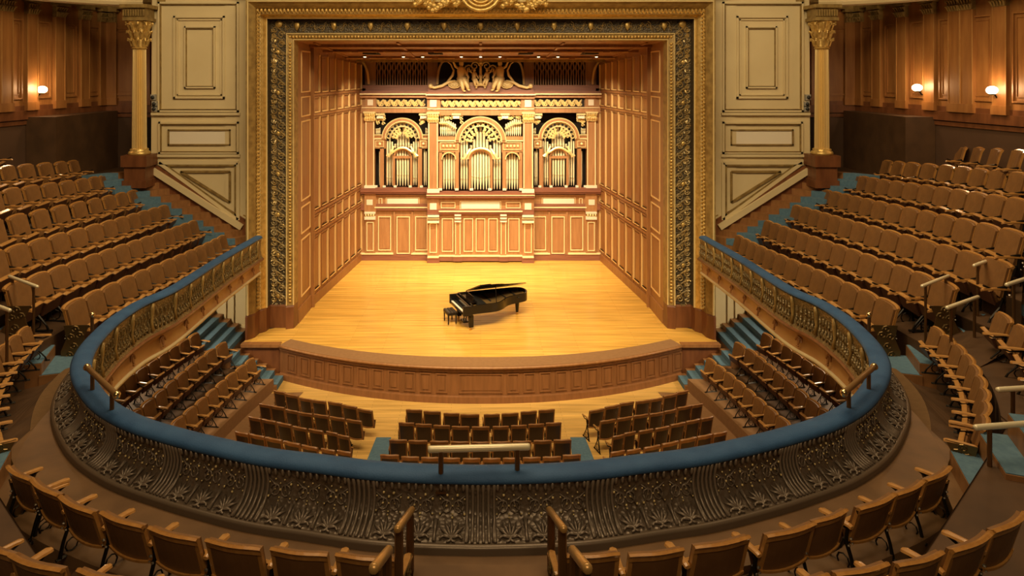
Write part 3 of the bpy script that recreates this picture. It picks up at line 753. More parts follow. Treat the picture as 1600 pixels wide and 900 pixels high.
for t in (-1, 1):
    for k in range(3): pipe(cx+t*(21.5+k*4.4), DC, 3.3, (222, 212, 220)[k], 283, 297, -.2)
    for k in range(5): pipe(cx+t*(49.5-8.4+k*4.1+.2), DC, 3.2, (246, 242, 240, 242, 246)[k], 283, 297, -.2)
    # small arch over the side group, and the stepped upper rank
    c2 = cx+t*49.5; rows = []
    for r, d in ((10.5, -.2), (10.5, .06), (12.5, .1), (13, .04)):
        rows.append([of(c2+r*math.cos(math.pi*k/14), 249-r*math.sin(math.pi*k/14), DC, d) for k in range(15)])
    arch.grid(rows)
    gold.tube([of(c2+10.8*math.cos(math.pi*k/14), 249-10.8*math.sin(math.pi*k/14), DC, .1) for k in range(15)], .03, 5)
    for k in range(8): pipe(cx+t*(62.5-k*3.2), DC, 2.6, 180+k*2.0, 206, 213, -.12)
    gold.tube([of(cx+t*65, 192, DC, .08), of(cx+t*52, 192, DC, .1), of(cx+t*38, 201, DC, .08)], .05, 5)
split_part(arch, 'arch_ring', M['organ'], organ)
# lattice frieze ornament, corner scrollwork, capitals
def swirl_row(x0, x1, y0, y1, D, d, step=5.4):
    x = x0; k = 0
    while x < x1:
        yc = (y0+y1)/2; t = 1 if k % 2 else -1
        gold.tube([of(x+2.6*math.cos(a)*(1-.07*j), yc+t*1.6+(y1-y0)*.30*math.sin(a)*(1-.07*j), D, d) for j, a in [(j, j*.75) for j in range(10)]], .035, 4)
        gold.tube([of(x-2.5, yc+t*(y1-y0)*.42, D, d), of(x, yc-t*1, D, d+.04), of(x+2.5, yc-t*(y1-y0)*.42, D, d)], [.02,.06,.02], 4)
        x += step; k += 1
for s in (-1, 1):
    a, c = mx(591, 666, s); swirl_row(a, c, 154, 167, DS, .04)
swirl_row(692, 812, 154.5, 168, DC, .04)
for s in (-1, 1):
    for (x0, x1, D, ac, ar, yc) in ((588, 601, DS, 629, 34, 216), (657, 667, DS, 629, 34, 216), (688, 722, DC, 751, 42, 222)):
        for k in range(int((x1-x0)*1.3)):
            x = random.uniform(x0, x1); y = random.uniform(177, 196)
            if (x-ac)**2+(y-yc)**2 < ar*ar or (x < 720 and x > 686 and y > 186 and D == DC): continue
            xx = mx(x, x, s)[0]; c = of(xx, y, D, .02)
            gold.tube([c+Vector((.09*(1-j/8)*math.cos(j*.9), 0, .09*(1-j/8)*math.sin(j*.9))) for j in range(8)], .028, 4)
        xx = mx((x0+x1)/2+ (8 if D == DC else 0), 0, s)[0] if s < 0 else 2*CX-((x0+x1)/2+(8 if D == DC else 0))
        ob(pale, xx-5, xx+5, 181, 185, D, 0, .2); ob(gold, xx-7, xx+7, 177, 180, D, 0, .15)
    for (xa, xb, y0, y1, D) in ((569, 588, 174, 189, DS), (667, 687, 175, 191, DC)):
        a, c = mx(xa, xb, s); ob(cap, a, c, y0, y0+2.5, D, .0, .34); ob(cap, a+2.5, c-2.5, y0+2.5, y1, D, .0, .20)
        for i in range(5):
            for j in range(2):
                x = a+2.5+(c-a-5)*i/4; y = y1-2-j*6
                cap.tube([of(x, y+1, D, .18), of(x, y-3, D, .26), of(x, y-4.5, D, .34)], [.04,.07,.02], 5)
for s in (-1, 1):
    a, c = mx(589, 667, s); ob(back, a, c, 153.5, 166.5, DS, .0, .02)
ob(back, 689, 813, 154.5, 167.5, DC, .0, .02)
part(case, 'case', M['organ'], organ); split_part(panels, 'raised_panel', M['organ'], organ); split_part(plum, 'cornice', M['plum'], organ)
split_part(pale, 'pale_stone_inset', M['cream_p'], organ, lambda c: (round(c.x*1.6), round(c.z*1.5))); split_part(gold, 'gilt_tracery', M['gold_l'], organ, LCR); split_part(trim, 'gilt_moulding', M['gold_t2'], organ, LCR)
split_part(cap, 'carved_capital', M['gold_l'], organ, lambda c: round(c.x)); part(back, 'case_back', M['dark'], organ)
# upper lattice grilles above the organ
for s in (-1, 1):
    g = empty('lattice_grille', of(mx(628, 628, s)[0], 136, 36)); tag(g, 'dark wooden lattice grille above the %s organ bay' % ('left' if s < 0 else 'right'), 'grille', )
    gb = MB(); a, c = mx(586, 669, s); n = 21
    for i in range(n+1):
        x = a+(c-a)*i/n
        pts = []
        for j in range(11):
            y = 135-j*4; off = 0 if y > 116 else (.9*math.sin((116-y)*.45)*(1 if i % 2 else -1))
            pts.append(of(x+off, y, 36.0, 0))
        gb.tube(pts, .04, 5)
    part(gb, 'lattice', M['cove'], g)
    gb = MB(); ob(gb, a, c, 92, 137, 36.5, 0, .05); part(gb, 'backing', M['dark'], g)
    gb = MB()
    for (xa, xb) in ((571, 588), (668, 684)):
        u, v = mx(xa, xb, s); ob(gb, u, v, 92, 140, 36.0, 0, .15)
    split_part(gb, 'pier', M['organ'], g)
    gb = MB()
    for (x0, x1) in ((564, 577), (694, 684)):
        pts = [of(mx(x0+(x1-x0)*math.sin(t*math.pi/2), 0, s)[0] if s < 0 else 2*CX-(x0+(x1-x0)*math.sin(t*math.pi/2)), 96+(1-math.cos(t*math.pi/2))*36, 35.9, .2) for t in [k/8 for k in range(9)]]
        gb.tube(pts, .06, 6)
    split_part(gb, 'curved_bracket', M['gold_t'], g)
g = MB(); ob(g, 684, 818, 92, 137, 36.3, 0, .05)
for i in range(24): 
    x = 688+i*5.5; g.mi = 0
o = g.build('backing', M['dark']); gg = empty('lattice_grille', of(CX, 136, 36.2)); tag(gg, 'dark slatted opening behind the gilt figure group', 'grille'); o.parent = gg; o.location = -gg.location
g = MB()
for i in range(26):
    x = 686+i*5.2; g.tube([of(x, 92, 36.15, 0), of(x, 137, 36.15, 0)], .04, 5)
part(g, 'lattice', M['cove'], gg)
# gilt figure group crowning the organ
def hfig(c, s, k, name):
    """seated allegorical figure, s = facing, k = scale"""
    m = MB(); P = lambda x, z, y=0: c+Vector((x*s*k, -.12-y*k, z*k))
    m.tube([P(0,.42), P(.02,.62), P(.03,.82), P(.02,.98), P(.02,1.05)], [.18*k,.19*k,.22*k,.17*k,.07*k], 8)
    m.ball(P(.03, 1.17), (.12*k,.12*k,.145*k), 8, 6)
    m.ball(P(.05, 1.24), (.10*k,.11*k,.07*k), 8, 5)
    m.tube([P(.14,.94), P(.26,.72,.05), P(.36,.52,.12), P(.40,.46,.14)], [.075*k,.065*k,.05*k,.04*k], 6)
    m.tube([P(-.12,.94), P(-.26,1.02,.03), P(-.36,1.24,.05), P(-.42,1.34,.05)], [.075*k,.065*k,.05*k,.04*k], 6)
    m.tube([P(.02,.44), P(.18,.36,.2), P(.34,.06,.24), P(.38,-.12,.2)], [.17*k,.15*k,.10*k,.07*k], 7)
    m.tube([P(-.06,.44), P(.04,.30,.22), P(.10,.02,.26), P(.14,-.16,.22)], [.17*k,.15*k,.10*k,.07*k], 7)
    m.ball(P(.42,-.14,.24), (.09*k,.1*k,.04*k), 6, 4); m.ball(P(.19,-.19,.26), (.09*k,.1*k,.04*k), 6, 4)
    return m
grp = empty('organ_crest_carving', of(CX, 138, 35.1)); tag(grp, 'gilded carved group of seated figures and scrolls crowning the organ', 'sculpture')
for s in (-1, 1):
    m = hfig(of(CX+s*-31*-1*1.0, 136, 35.1)+Vector((0,0,0)), -s, .95, 'f'); part(m, 'seated_figure', M['gold_l2'], grp, smooth=True)
    m = hfig(of(CX+s*10.5, 131, 35.1), -s*1, .55, 'c'); part(m, 'cherub_figure', M['gold_l2'], grp, smooth=True)
m = MB()
for s in (-1, 1):
    m.tube([of(CX+s*78, 135, 35.0), of(CX+s*72, 137, 35.0), of(CX+s*60, 134, 35.0), of(CX+s*50, 128, 35.0), of(CX+s*40, 126.5, 35.0)], [.09,.07,.08,.08,.06], 6)
    m.ball(of(CX+s*78, 134.5, 35.0), .12, 8, 5)
    m.ball(of(CX+s*41, 132, 35.1), (.32,.10,.20), 10, 6)
    for r in (.26,.17,.08): m.tube([of(CX+s*41, 132, 34.98)+Vector((r*math.cos(a)*1.1,0,r*.7*math.sin(a))) for a in [j*math.pi/6 for j in range(13)]], .02, 4)
    scroll(of(CX+s*18, 108, 35.1), Vector((s,0,0)), Vector((0,0,1)), .22, 1, m, .035); scroll(of(CX+s*9, 103, 35.1), Vector((-s,0,0)), Vector((0,0,1)), .22, 1, m, .035)
    scroll(of(CX+s*22, 120, 35.1), Vector((s,0,0)), Vector((0,0,-1)), .16, 1, m, .03)
    m.tube([of(CX+s*20, 134, 35.0), of(CX+s*20, 122, 35.0), of(CX+s*20.5, 113, 35.0), of(CX+s*20, 108, 35.0)], [.06,.04,.03,.07], 6)
    m.tube([of(CX+s*52, 128, 35.0), of(CX+s*44, 118, 35.0), of(CX+s*42, 110, 35.0), of(CX+s*47, 100, 35.0), of(CX+s*54, 95, 35.0)], [.05,.07,.05,.03,.02], 5)
m.tube([of(CX, 134, 35.05), of(CX, 120, 35.05), of(CX, 112, 35.05), of(CX, 98, 35.05)], [.12,.05,.07,.04], 8)
m.ball(of(CX, 119, 35.05), .11, 8, 5); m.ball(of(CX, 98, 35.05), .09, 8, 5)
m.tube([of(CX+7*math.cos(a), 138-7*math.sin(a), 34.95) for a in [j*math.pi/8 for j in range(9)]], .05, 5)
part(m, 'scrollwork', M['gold_l2'], grp, smooth=True)
m = MB(); m.prism([(673,139),(690,137),(705,134),(722,130),(751,127),(780,130),(797,134),(812,137),(829,139)], lambda q: of(q[0], q[1], 35.2, 0), lambda q: of(q[0], q[1], 35.2, -.25)); part(m, 'base_pediment', M['organ'], grp)
# ------------------------------------------------------------------ balcony: plan curves
rail_px = [(403,370),(345,403),(272,449),(219,473),(181,497),(151,524),(132,550),(126,575),(136,602),(163,633),(212,660),(280,681),(350,698),(420,712),(500,722),(580,732),(660,737),(751,739)]
A_R = 3.368
left = [WP(x, y, A_R) for x, y in rail_px]
railL = smooth_path(left, 8)
rail = railL + [mir(p) for p in reversed(railL[:-1])]
NR = 420
rail = resample(rail, NR)
def normals(path):
    out = []
    for i in range(len(path)):
        t = path[min(i+1, len(path)-1)]-path[max(i-1, 0)]; t.z = 0; t.normalize()
        out.append(Vector((t.y, -t.x, 0)) * 1)   # path runs left end -> centre -> right end; this points to the audience
    return out
rn = normals(rail)
_c = rail[NR//2]
if rn[NR//2].y > 0: rn = [-n for n in rn]
def RP(i, n, z):
    """point beside rail sample i: n metres towards the audience, z relative to the rail"""
    i = max(0, min(NR-1, i)); k = int(i); u = i-k; k2 = min(NR-1, k+1)
    p = rail[k].lerp(rail[k2], u); m = rn[k].lerp(rn[k2], u); return p+m*n+Vector((0,0,z))
seg = sum((b-a).length for a, b in zip(rail, rail[1:]))/(NR-1)
par = empty('balcony_parapet', RP(NR//2, 0, -.6)); tag(par, 'curved balcony front with blue velvet rail and bronze relief panels', 'balcony')
def sweep(prof, name, m, i0=0, i1=NR-1, smooth=True, closed=False):
    b = MB(); rows = [[RP(i, n, z) for n, z in prof] for i in range(i0, i1+1)]
    b.grid(rows, closed); return part(b, name, m, par, smooth=smooth)
cush = [(-.15,-.02),(-.12,.02),(-.04,.04),(.05,.04),(.105,.02),(.14,-.015),(.135,-.045),(.10,-.06),(-.12,-.06),(-.15,-.05)]
sweep(cush, 'blue_velvet_rail', M['blue'], closed=True)
# audience side: S-shaped bronze plate with relief
ap_ = [(.11,-.045),(.09,-.11),(.07,-.19),(.075,-.28),(.11,-.36),(.17,-.43),(.25,-.48),(.32,-.505)]
sweep(ap_, 'bronze_plate', M['bronze'])
def plate(i, v, o=.012):
    L = [0]
    for a, c in zip(ap_, ap_[1:]): L.append(L[-1]+math.hypot(c[0]-a[0], c[1]-a[1]))
    t = v*L[-1]; j = 0
    while j < len(L)-2 and L[j+1] < t: j += 1
    u = (t-L[j])/(L[j+1]-L[j]); a, c = ap_[j], ap_[j+1]; n = a[0]+(c[0]-a[0])*u; z = a[1]+(c[1]-a[1])*u
    dn, dz = c[0]-a[0], c[1]-a[1]; l = math.hypot(dn, dz)
    return RP(i, n-dz/l*o, z+dn/l*o)
near0, near1 = int(NR*.27), int(NR*.73)
b = MB(); st = MB(); i = NR//2; bayw = 1.18/seg
kk = 0
cen = (NR-1)/2
for q in range(-9, 10):
    c0 = cen+q*bayw
    if not near0-10 < c0 < near1+10: continue
    for o in (-.13, -.075, -.025, .025, .075, .13):
        b.tube([plate(c0+o/seg, v, .012) for v in (0,.15,.3,.45,.6,.75,.9,1)], .017, 5)
    for mtf in range(3):                       # palmettes along the foot, leaf drops under the rail
        cc = c0+bayw*(.5)+(mtf-1)*.315/seg
        for a in (-78,-52,-27,0,27,52,78):
            l = .24 if abs(a) < 60 else .17; sx = math.sin(R(a))*l*.62; sv = math.cos(R(a))*l*1.25
            b.tube([plate(cc, .93, .012), plate(cc+sx*.55/seg, .93-sv*.6, .026), plate(cc+sx/seg, .93-sv, .010)], [.009,.018,.004], 4)
        for t in (-1, 1):
            b.tube([plate(cc+t*(.04+.07*math.cos(g)*(1-g/9))/seg, .945-.055*math.sin(g), .02) for g in [j*.8 for j in range(7)]], .012, 4)
            b.tube([plate(cc+t*.155/seg, .98, .012), plate(cc+t*.158/seg, .8, .02), plate(cc+t*.15/seg, .62, .012)], [.020,.012,.018], 4)
        for t in (-.11, -.04, .04, .11):
            b.tube([plate(cc+t/seg, .0, .014), plate(cc+t/seg, .09, .022), plate(cc+t/seg, .17, .008)], [.014,.020,.004], 4)
        for t in (-1, 1):
            b.tube([plate(cc+t*(.06+.05*math.cos(g))/seg, .42+.10*math.sin(g), .012) for g in [j*math.pi/4 for j in range(9)]], .010, 4)
            b.tube([plate(cc+t*(.13)/seg, .24, .01), plate(cc+t*.05/seg, .34, .016), plate(cc+t*.12/seg, .58, .01)], [.006,.013,.006], 4)
        for dx, v in ((0,.3),(0,.42),(0,.54),(-.06,.42),(.06,.42),(-.12,.30),(.12,.30),(-.12,.54),(.12,.54),(-.05,.22),(.05,.22),(.0,.6)):
            b.mi = 1; b.ball(plate(cc+dx/seg, v, .018), .010 if random.random() < .7 else .015, 5, 3); b.mi = 0
part(b, 'relief_leaves', [M['bronze_r'], M['gold_l']], par, smooth=True)
sweep([(.31,-.505),(.34,-.50),(.37,-.51),(.38,-.53),(.38,-.80)], 'foot_moulding', M['bronze_s'])
# stage side: ornamental frieze, moulding, cove, pale lip
band = [(-.13,-.07),(-.10,-.2),(-.09,-.45),(-.12,-.64),(-.17,-.70)]
sweep(band, 'outer_relief_frieze', M['band2'])
sweep([(-.17,-.70),(-.20,-.72),(-.20,-.77),(-.15,-.79)], 'frieze_moulding', M['cherry_d'])
sweep([(-.15,-.79),(-.09,-.84),(-.04,-.95),(-.03,-1.08),(-.07,-1.17)], 'orange_cove', M['cove'])
sweep([(-.07,-1.17),(-.11,-1.18),(-.11,-1.24),(-.06,-1.26),(.4,-1.26)], 'pale_lip', M['cream'])
b = MB(); g = MB()
c0 = 6
while c0 < NR-6:
    if not (NR*.34 < c0 < NR*.66):
        b.tube([RP(c0, n-.03, z) for n, z in band[:4]], [.025,.045,.03,.04], 6)
        for k in range(1, 6):
            cc = c0+k*.16/seg
            g.tube([RP(cc, -.13, -.64), RP(cc, -.145, -.5), RP(cc+.03/seg, -.115, -.38)], [.015,.03,.006], 4)
            g.tube([RP(cc, -.13, -.22), RP(cc-.03/seg, -.14, -.32), RP(cc, -.115, -.4)], [.02,.025,.006], 4)
            for t in (-.05,.05): g.tube([RP(cc, -.13, -.64), RP(cc+t/seg, -.14, -.56), RP(cc+t*1.3/seg, -.12, -.47)], [.008,.022,.004], 4)
    c0 += 1.0/seg
split_part(b, 'gilt_strap', M['gold_p'], par, None, True); split_part(g, 'outer_relief_leaves', M['band2'], par, lambda c: c.x > 0)
b = MB(); c0 = 10
while c0 < NR-10:
    if not (NR*.34 < c0 < NR*.66):
        for t in (-1, 1):
            b.tube([RP(c0+t*(.03+.09*math.cos(q)*(1-q/8))/seg, -.10+.02*math.sin(q), -.98+.10*math.sin(q)) for q in [j*.7 for j in range(8)]], .022, 5)
    c0 += 1.35/seg
split_part(b, 'cove_scroll', M['cherry'], par, lambda c: (c.x > 0, round(c.y*1.5)))

# ------------------------------------------------------------------ rows of the balcony (left half; px of the chair tops)
def rowpts(lst, a, it=14):
    p = resample(smooth_path([WP(x, y, a) for x, y in lst], 8), 24)
    for _ in range(it): p = [p[0]]+[(p[i-1]+p[i]*2+p[i+1])*.25 for i in range(1, len(p)-1)]+[p[-1]]
    return resample(p, 12)
CH = .86
r1 = rowpts([(357,367),(322,385),(270,407),(225,425),(200,437),(179,446),(157,456),(135,466),(110,478)], 3.318)
r2 = rowpts([(312,344),(282,355),(240,370),(200,382),(160,397),(127,408),(87,422),(65,430),(40,439),(18,447)], 2.818)
r3 = rowpts([(268,320),(230,330),(185,344),(142,355),(97,366),(45,381),(17,390),(-30,401),(-68,412)], 2.318)
r4 = rowpts([(222,296),(180,305),(127,317),(82,325),(32,337),(0,343),(-45,354),(-90,364)], 1.818)
r5 = rowpts([(175,273),(135,280),(92,285),(47,291),(0,298),(-50,306),(-98,313)], 1.318)
r6 = rowpts([(129,250),(87,254),(40,257),(0,261),(-50,266),(-98,271)], .818)
r7 = rowpts([(67,226),(30,227.5),(0,229),(-50,232),(-98,235)], .318)
As = [Vector((-p.x, p.y, p.z)) for p in rowpts([(1448,508),(1473,527),(1492,542),(1506,559),(1515,579),(1525,600),(1528,618),(1526,640),(1517,665)], 3.49)]
An = rowpts([(29,720),(64,736),(109,760),(160,785),(235,807),(320,827),(415,843),(520,852),(620,858)], 3.49)
Bs = [Vector((-p.x, p.y, p.z)) for p in rowpts([(1545,482),(1579,505),(1600,520),(1625,550),(1650,600)], 2.95)]
Bn = rowpts([(-60,800),(0,836),(40,849),(109,869),(219,889),(330,907),(450,922),(600,938)], 3.2)
# heights: (row points, chair height scale)
SZ_SIDE, SZ_NEAR = 1.28, .78
hs = CH*SZ_SIDE; hn = CH*SZ_NEAR
def drop(pts, h): return [p-Vector((0,0,h)) for p in pts]
fl = {}
for nm, pts in (('r1', r1), ('r2', r2), ('r3', r3), ('r4', r4), ('r5', r5), ('r6', r6), ('r7', r7)): fl[nm] = drop(pts, hs)
fl['As'] = drop(As, hn*1.05); fl['An'] = drop(An, hn); fl['Bs'] = drop(Bs, hn*1.05); fl['Bn'] = drop(Bn, hn)
def ext(p, q, D):   # extend line from q through p to depth D
    t = (D-p.y)/(p.y-q.y); return p+(p-q)*t
# front edges of tiers (half curves from the stage end to the centre line)
def offs(path, n):
    out = []
    for i, p in enumerate(path):
        t = path[min(i+1, len(path)-1)]-path[max(i-1, 0)]; t.z = 0; t.normalize()
        out.append(p+Vector((t.y, -t.x, 0))*n*(-1 if OFFS else 1))
    return out
OFFS = False
def half(parts, xc=None):
    pts = []
    for p in parts: pts += p
    return pts
A_half = half([fl['r1'], fl['As'], fl['An'][:-1]])+[Vector((0, fl['An'][-1].y-.05, fl['An'][-1].z))]
B_half = half([fl['r2'], fl['Bs'], fl['Bn'][1:-1]])+[Vector((0, fl['Bn'][-1].y-.05, fl['Bn'][-1].z))]
A_half = [ext(A_half[0], A_half[1], 25.9)]+A_half; B_half = [ext(B_half[0], B_half[1], 25.9)]+B_half
P_half = railL
# normal towards audience for half curve: check sign once
tt = A_half[1]-A_half[0]; test = Vector((tt.y, -tt.x, 0))
if test.x > 0: OFFS = True
tiers = empty('balcony_tiers'); tag(tiers, kind='structure'); tiers.name = 'floor'
def tier(name, front, backc, zf=None, riser=True, m='tier', n=70, side=(-1, 1), par_=None):
    """floor strip from curve front to curve backc at the height of front curve, then a riser"""
    for s in side:
        a = resample(smooth_path(front, 5), n); c = resample(smooth_path(backc, 5), n); b = MB()
        if s > 0: a = [mir(p) for p in a]; c = [mir(p) for p in c]
        rows = []
        for p, q in zip(a, c):
            z = p.z if zf is None else zf(p)
            r = [Vector((p.x, p.y, z-.45)), Vector((p.x, p.y, z)), Vector((q.x, q.y, z))]
            if riser: r.append(Vector((q.x, q.y, q.z+.02)))
            rows.append(r)
        b.grid(rows); b.build(name, M[m], par_ or tiers)
fA = offs(smooth_path(A_half, 5), -.52); fB = offs(smooth_path(B_half, 5), -.50)
pin = []
for k in range(len(railL)):
    i = k*(NR//2)/(len(railL)-1); p = RP(i, .3, 0)
    pin.append(p)
# floor at parapet foot uses the A-row floor height
def zA(p): return CZ-(4.17+.25*min(1, max(0, (p.y-10)/5))+SB*p.y)
pinz = [Vector((p.x, p.y, zA(p))) for p in pin]; fAz = [Vector((p.x, p.y, zA(p))) for p in fA]
fBz = fB
n = 90
tier('aisle_carpet', [Vector((p.x, p.y, zA(p))) for p in resample(pin, n)], [Vector((p.x, p.y, zA(p))) for p in resample(fA, n)], m='carpet', riser=False)
tier('tier', [Vector((p.x, p.y, zA(p)+.0)) for p in resample(fA, n)], resample(fB, n), m='tier')
Boff = offs(smooth_path([p for p in B_half if p.y < 14.2], 5), .62)
tier('tier', resample([p for p in fB if p.y < 14.2], n), resample(Boff, n), riser=False, m='tier')
prev = [p for p in fB if p.y >= 11.5]
for k, nm in enumerate(('r3','r4','r5','r6','r7')):
    cur = fl[nm]; cur = [ext(cur[0], cur[1], 25.9)]+cur
    cur = cur+[cur[-1]+(cur[-1]-cur[-2])*1.0]
    f3 = offs(smooth_path(cur, 5), -.50)
    tier('tier', resample(prev, n), resample(f3, n), m='tier'); prev = f3
last = [Vector((min(p.x-1.1, -15.9), p.y, p.z)) for p in prev]
tier('tier', resample(prev, n), resample(last, n), riser=False)
# wooden step around the foot of the parapet near the centre
sl = MB(); i0, i1 = int(NR*.33), int(NR*.67)
rows = []
for i in range(i0, i1+1):
    e = min(1, min(i-i0, i1-i)/16); wd = .38+.52*e; p = RP(i, wd, 0); z = -.585
    rows.append([RP(i, .30, z), RP(i, wd, z), RP(i, wd, z-.07), RP(i, wd+.02, z-.07), RP(i, wd+.32*e, z-.08), RP(i, wd+.32*e, z-.35)])
sl.grid(rows); part(sl, 'wooden_step', M['ledge'], par)
# ------------------------------------------------------------------ theatre seats
ORD = ['first','second','third','fourth','fifth','sixth','seventh','eighth','ninth','tenth','eleventh','twelfth','thirteenth','fourteenth','fifteenth','sixteenth','seventeenth','eighteenth','nineteenth','twentieth']
def bowed(x, bow, wd): return -bow*(1-(2*x/wd)**2)
def make_seat(kind):
    """folding seat, front towards +Y, 0.56 m pitch, 0.86 m high"""
    t = empty('theatre_seat'); wd = .50 if kind in ('plain', 'end') else .525
    lean = lambda z: -.0-.24*(z-.40)
    def pan(x0, x1, z0, z1, d0, d1, m, name, n=6, top=0):
        b = MB(); F0 = []; F1 = []
        for i in range(n+1):
            x = x0+(x1-x0)*i/n; cz_ = z1+top*(1-(2*x/wd)**2)*0+(-.018 if abs(x) > wd*.46 and top else 0)
            F0.append([Vector((x, lean(z)+bowed(x,.045,wd)+d0, z)) for z in (z0, (z0+cz_)/2, cz_)])
            F1.append([Vector((x, lean(z)+bowed(x,.045,wd)+d1, z)) for z in (z0, (z0+cz_)/2, cz_)])
        b.grid(F0); b.grid(F1)
        for F_ in (0, -1):
            b.add(F0[F_]+F1[F_], ((0,1,4,3),(1,2,5,4)))
        b.grid([[r[0], q[0]] for r, q in zip(F0, F1)]); b.grid([[r[2], q[2]] for r, q in zip(F0, F1)])
        return b.build(name, m, t)
    # backrest: wooden frame with a shaped top rail
    b = MB()
    pts = []
    fr = MB()
    for i in range(9):
        x = -wd/2+wd*i/8; pts.append(x)
    rows = []
    for x in pts:
        y = bowed(x,.045,wd); zt = .86-.02*(abs(2*x/wd)**4)
        r = [(lean(zt-.095)+y-.026, zt-.095), (lean(zt-.09)+y-.036, zt-.05), (lean(zt)+y-.040, zt-.01), (lean(zt)+y-.014, zt+.004), (lean(zt)+y+.016, zt-.012), (lean(zt)+y+.016, zt-.06)]
        rows.append([Vector((x, a, z)) for a, z in r])
    fr.grid(rows)
    fr.add(rows[0], (tuple(range(6)),)); fr.add(rows[-1], (tuple(range(6)),))
    for s in (-1, 1):
        x0, x1 = sorted((s*wd/2, s*(wd/2-.045)))
        vs = []
        for z in (.36, .80):
            for (x, y) in ((x0, lean(z)-.024), (x1, lean(z)-.024), (x1, lean(z)+.012), (x0, lean(z)+.012)): vs.append(Vector((x, y, z)))
        fr.add(vs, ((0,1,2,3),(4,7,6,5),(0,4,5,1),(1,5,6,2),(2,6,7,3),(3,7,4,0)))
    # curved bottom rail
    rows = []
    for x in pts:
        y = bowed(x,.045,wd); z0 = .335-.03*(1-(2*x/wd)**2)
        rows.append([Vector((x, lean(z0)+y-.04, z0)), Vector((x, lean(z0)+y-.045, z0+.03)), Vector((x, lean(z0)+y+.0, z0+.035)), Vector((x, lean(z0)+y+.0, z0))])
    fr.grid(rows, True)
    br = fr.build('backrest', M['oak_b'] if kind != 'floor' else M['walnut'], t, smooth=False)  # floor seats take a darker wood, shade put into the colour
    e = pan(-wd/2+.04, wd/2-.04, .34, .785, -.018, .0, M['backshade' if kind == 'floor' else 'backleather'], 'back_panel')
    e = pan(-wd/2+.012, wd/2-.012, .40, .835, .012, .05, M['tan'], 'back_cushion', top=1)
    # folded seat: upholstered pad with dark underside and wooden front edge
    T = Matrix.Translation((0, .06, .30)) @ Matrix.Rotation(R(72), 4, 'X')
    s_ = MB(); s_.bev(-.235, .235, -.02, .40-.21, -.05, -.012, .01, T)
    so = s_.build('seat', M['brown'], t)
    s_ = MB(); s_.bev(-.225, .225, .0, .17, -.012, .035, .018, T); s_.build('seat_pad', M['tan'], so)
    s_ = MB(); s_.bev(-.24, .24, .185, .205, -.052, .02, .008, T); s_.build('seat_edge', M['oak'], so)
    # one iron standard with hinge knobs and armrest on the left side
    ar = M['oak_b'] if kind.startswith('s') else M['oak']; dz = -.07 if kind.startswith('s') else 0
    def side(x, nm=True):
        a = MB(); a.tube([(x, -.10, .0), (x, -.06, .2), (x, .0, .38), (x, -.02, .57)], [.022,.018,.02,.018], 5)
        a.tube([(x, .22, .0), (x, .18, .10), (x, .06, .26), (x, .02, .40)], [.02,.014,.016,.016], 5)
        a.tube([(x, -.14, .012), (x, .27, .012)], .02, 4)
        a.tube([(x, .03+.07*math.cos(g), .12+.08*math.sin(g)) for g in [j*math.pi/4 for j in range(9)]], .010, 4)
        a.tube([(x, .0, .55), (x, .16, .52), (x, .27, .57)], [.02,.014,.016], 5)
        so = a.build('iron_standard', M['iron'], t)
        a = MB(); a.ball((x, -.06, .44), .018, 6, 4); a.ball((x, -.035, .34), .016, 6, 4); a.ball((x, -.075, .39), .012, 6, 4); a.build('hinge_bolt', M['nickel'], so)
        a = MB()
        prof = [(-.07,.582,.016),(-.04,.595,.019),(.10,.60,.022),(.22,.592,.025),(.275,.588,.027),(.30,.58,.018)]
        rows = []
        for y, z, hw in prof:
            hw *= 1.45 if kind in ('plain', 'end') else 1
            rows.append([Vector((x-hw, y, z-.015)), Vector((x-hw*.8, y, z+.008)), Vector((x, y, z+.016)), Vector((x+hw*.8, y, z+.008)), Vector((x+hw, y, z-.015)), Vector((x, y, z-.028))])
        a.grid(rows, True); a.add(rows[-1], (tuple(range(6)),)); a.add(rows[0], (tuple(range(6)),))
        o_ = a.build('armrest', ar, t); o_.location.z = dz
    side(-.28)
    if kind in ('end', 'send'): side(.28)
    if kind in ('end', 'send'):
        a = MB(); a.prism([(-.10,.02),(.24,.02),(.26,.2),(.20,.42),(.28,.60),(-.08,.60),(-.04,.4),(-.12,.2)], lambda q: Vector((.30, q[0], q[1])), lambda q: Vector((.312, q[0], q[1])))
        for c in ((.0,.15),(.13,.14),(.06,.28),(.02,.42),(.14,.45),(.08,.54)):
            a.tube([(.318, c[0]+.06*math.cos(g)*(1-g/9), c[1]+.065*math.sin(g)*(1-g/9)) for g in [j*.8 for j in range(10)]], .010, 4)
        a.build('cast_end_panel', M['ironrail'], t)
    return t
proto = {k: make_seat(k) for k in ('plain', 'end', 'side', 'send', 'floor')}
used = set()
def put_seat(p, face, sx, sz, label, group, kind='plain', flip=False):
    if kind in used: o = copy_tree(proto[kind])
    else: o = proto[kind]; used.add(kind)
    o.location = p; o.rotation_euler = (0, 0, math.atan2(-face.x, face.y))
    o.scale = (sx*(-1 if flip else 1), (sx+sz)/2, sz)
    tag(o, label, 'theatre seat', group); return o
def facing(path, i, ref):
    t = path[min(i+1, len(path)-1)]-path[max(i-1, 0)]; t.z = 0; t.normalize(); n = Vector((-t.y, t.x, 0))
    return n if n.dot(ref-path[i]) > 0 else -n
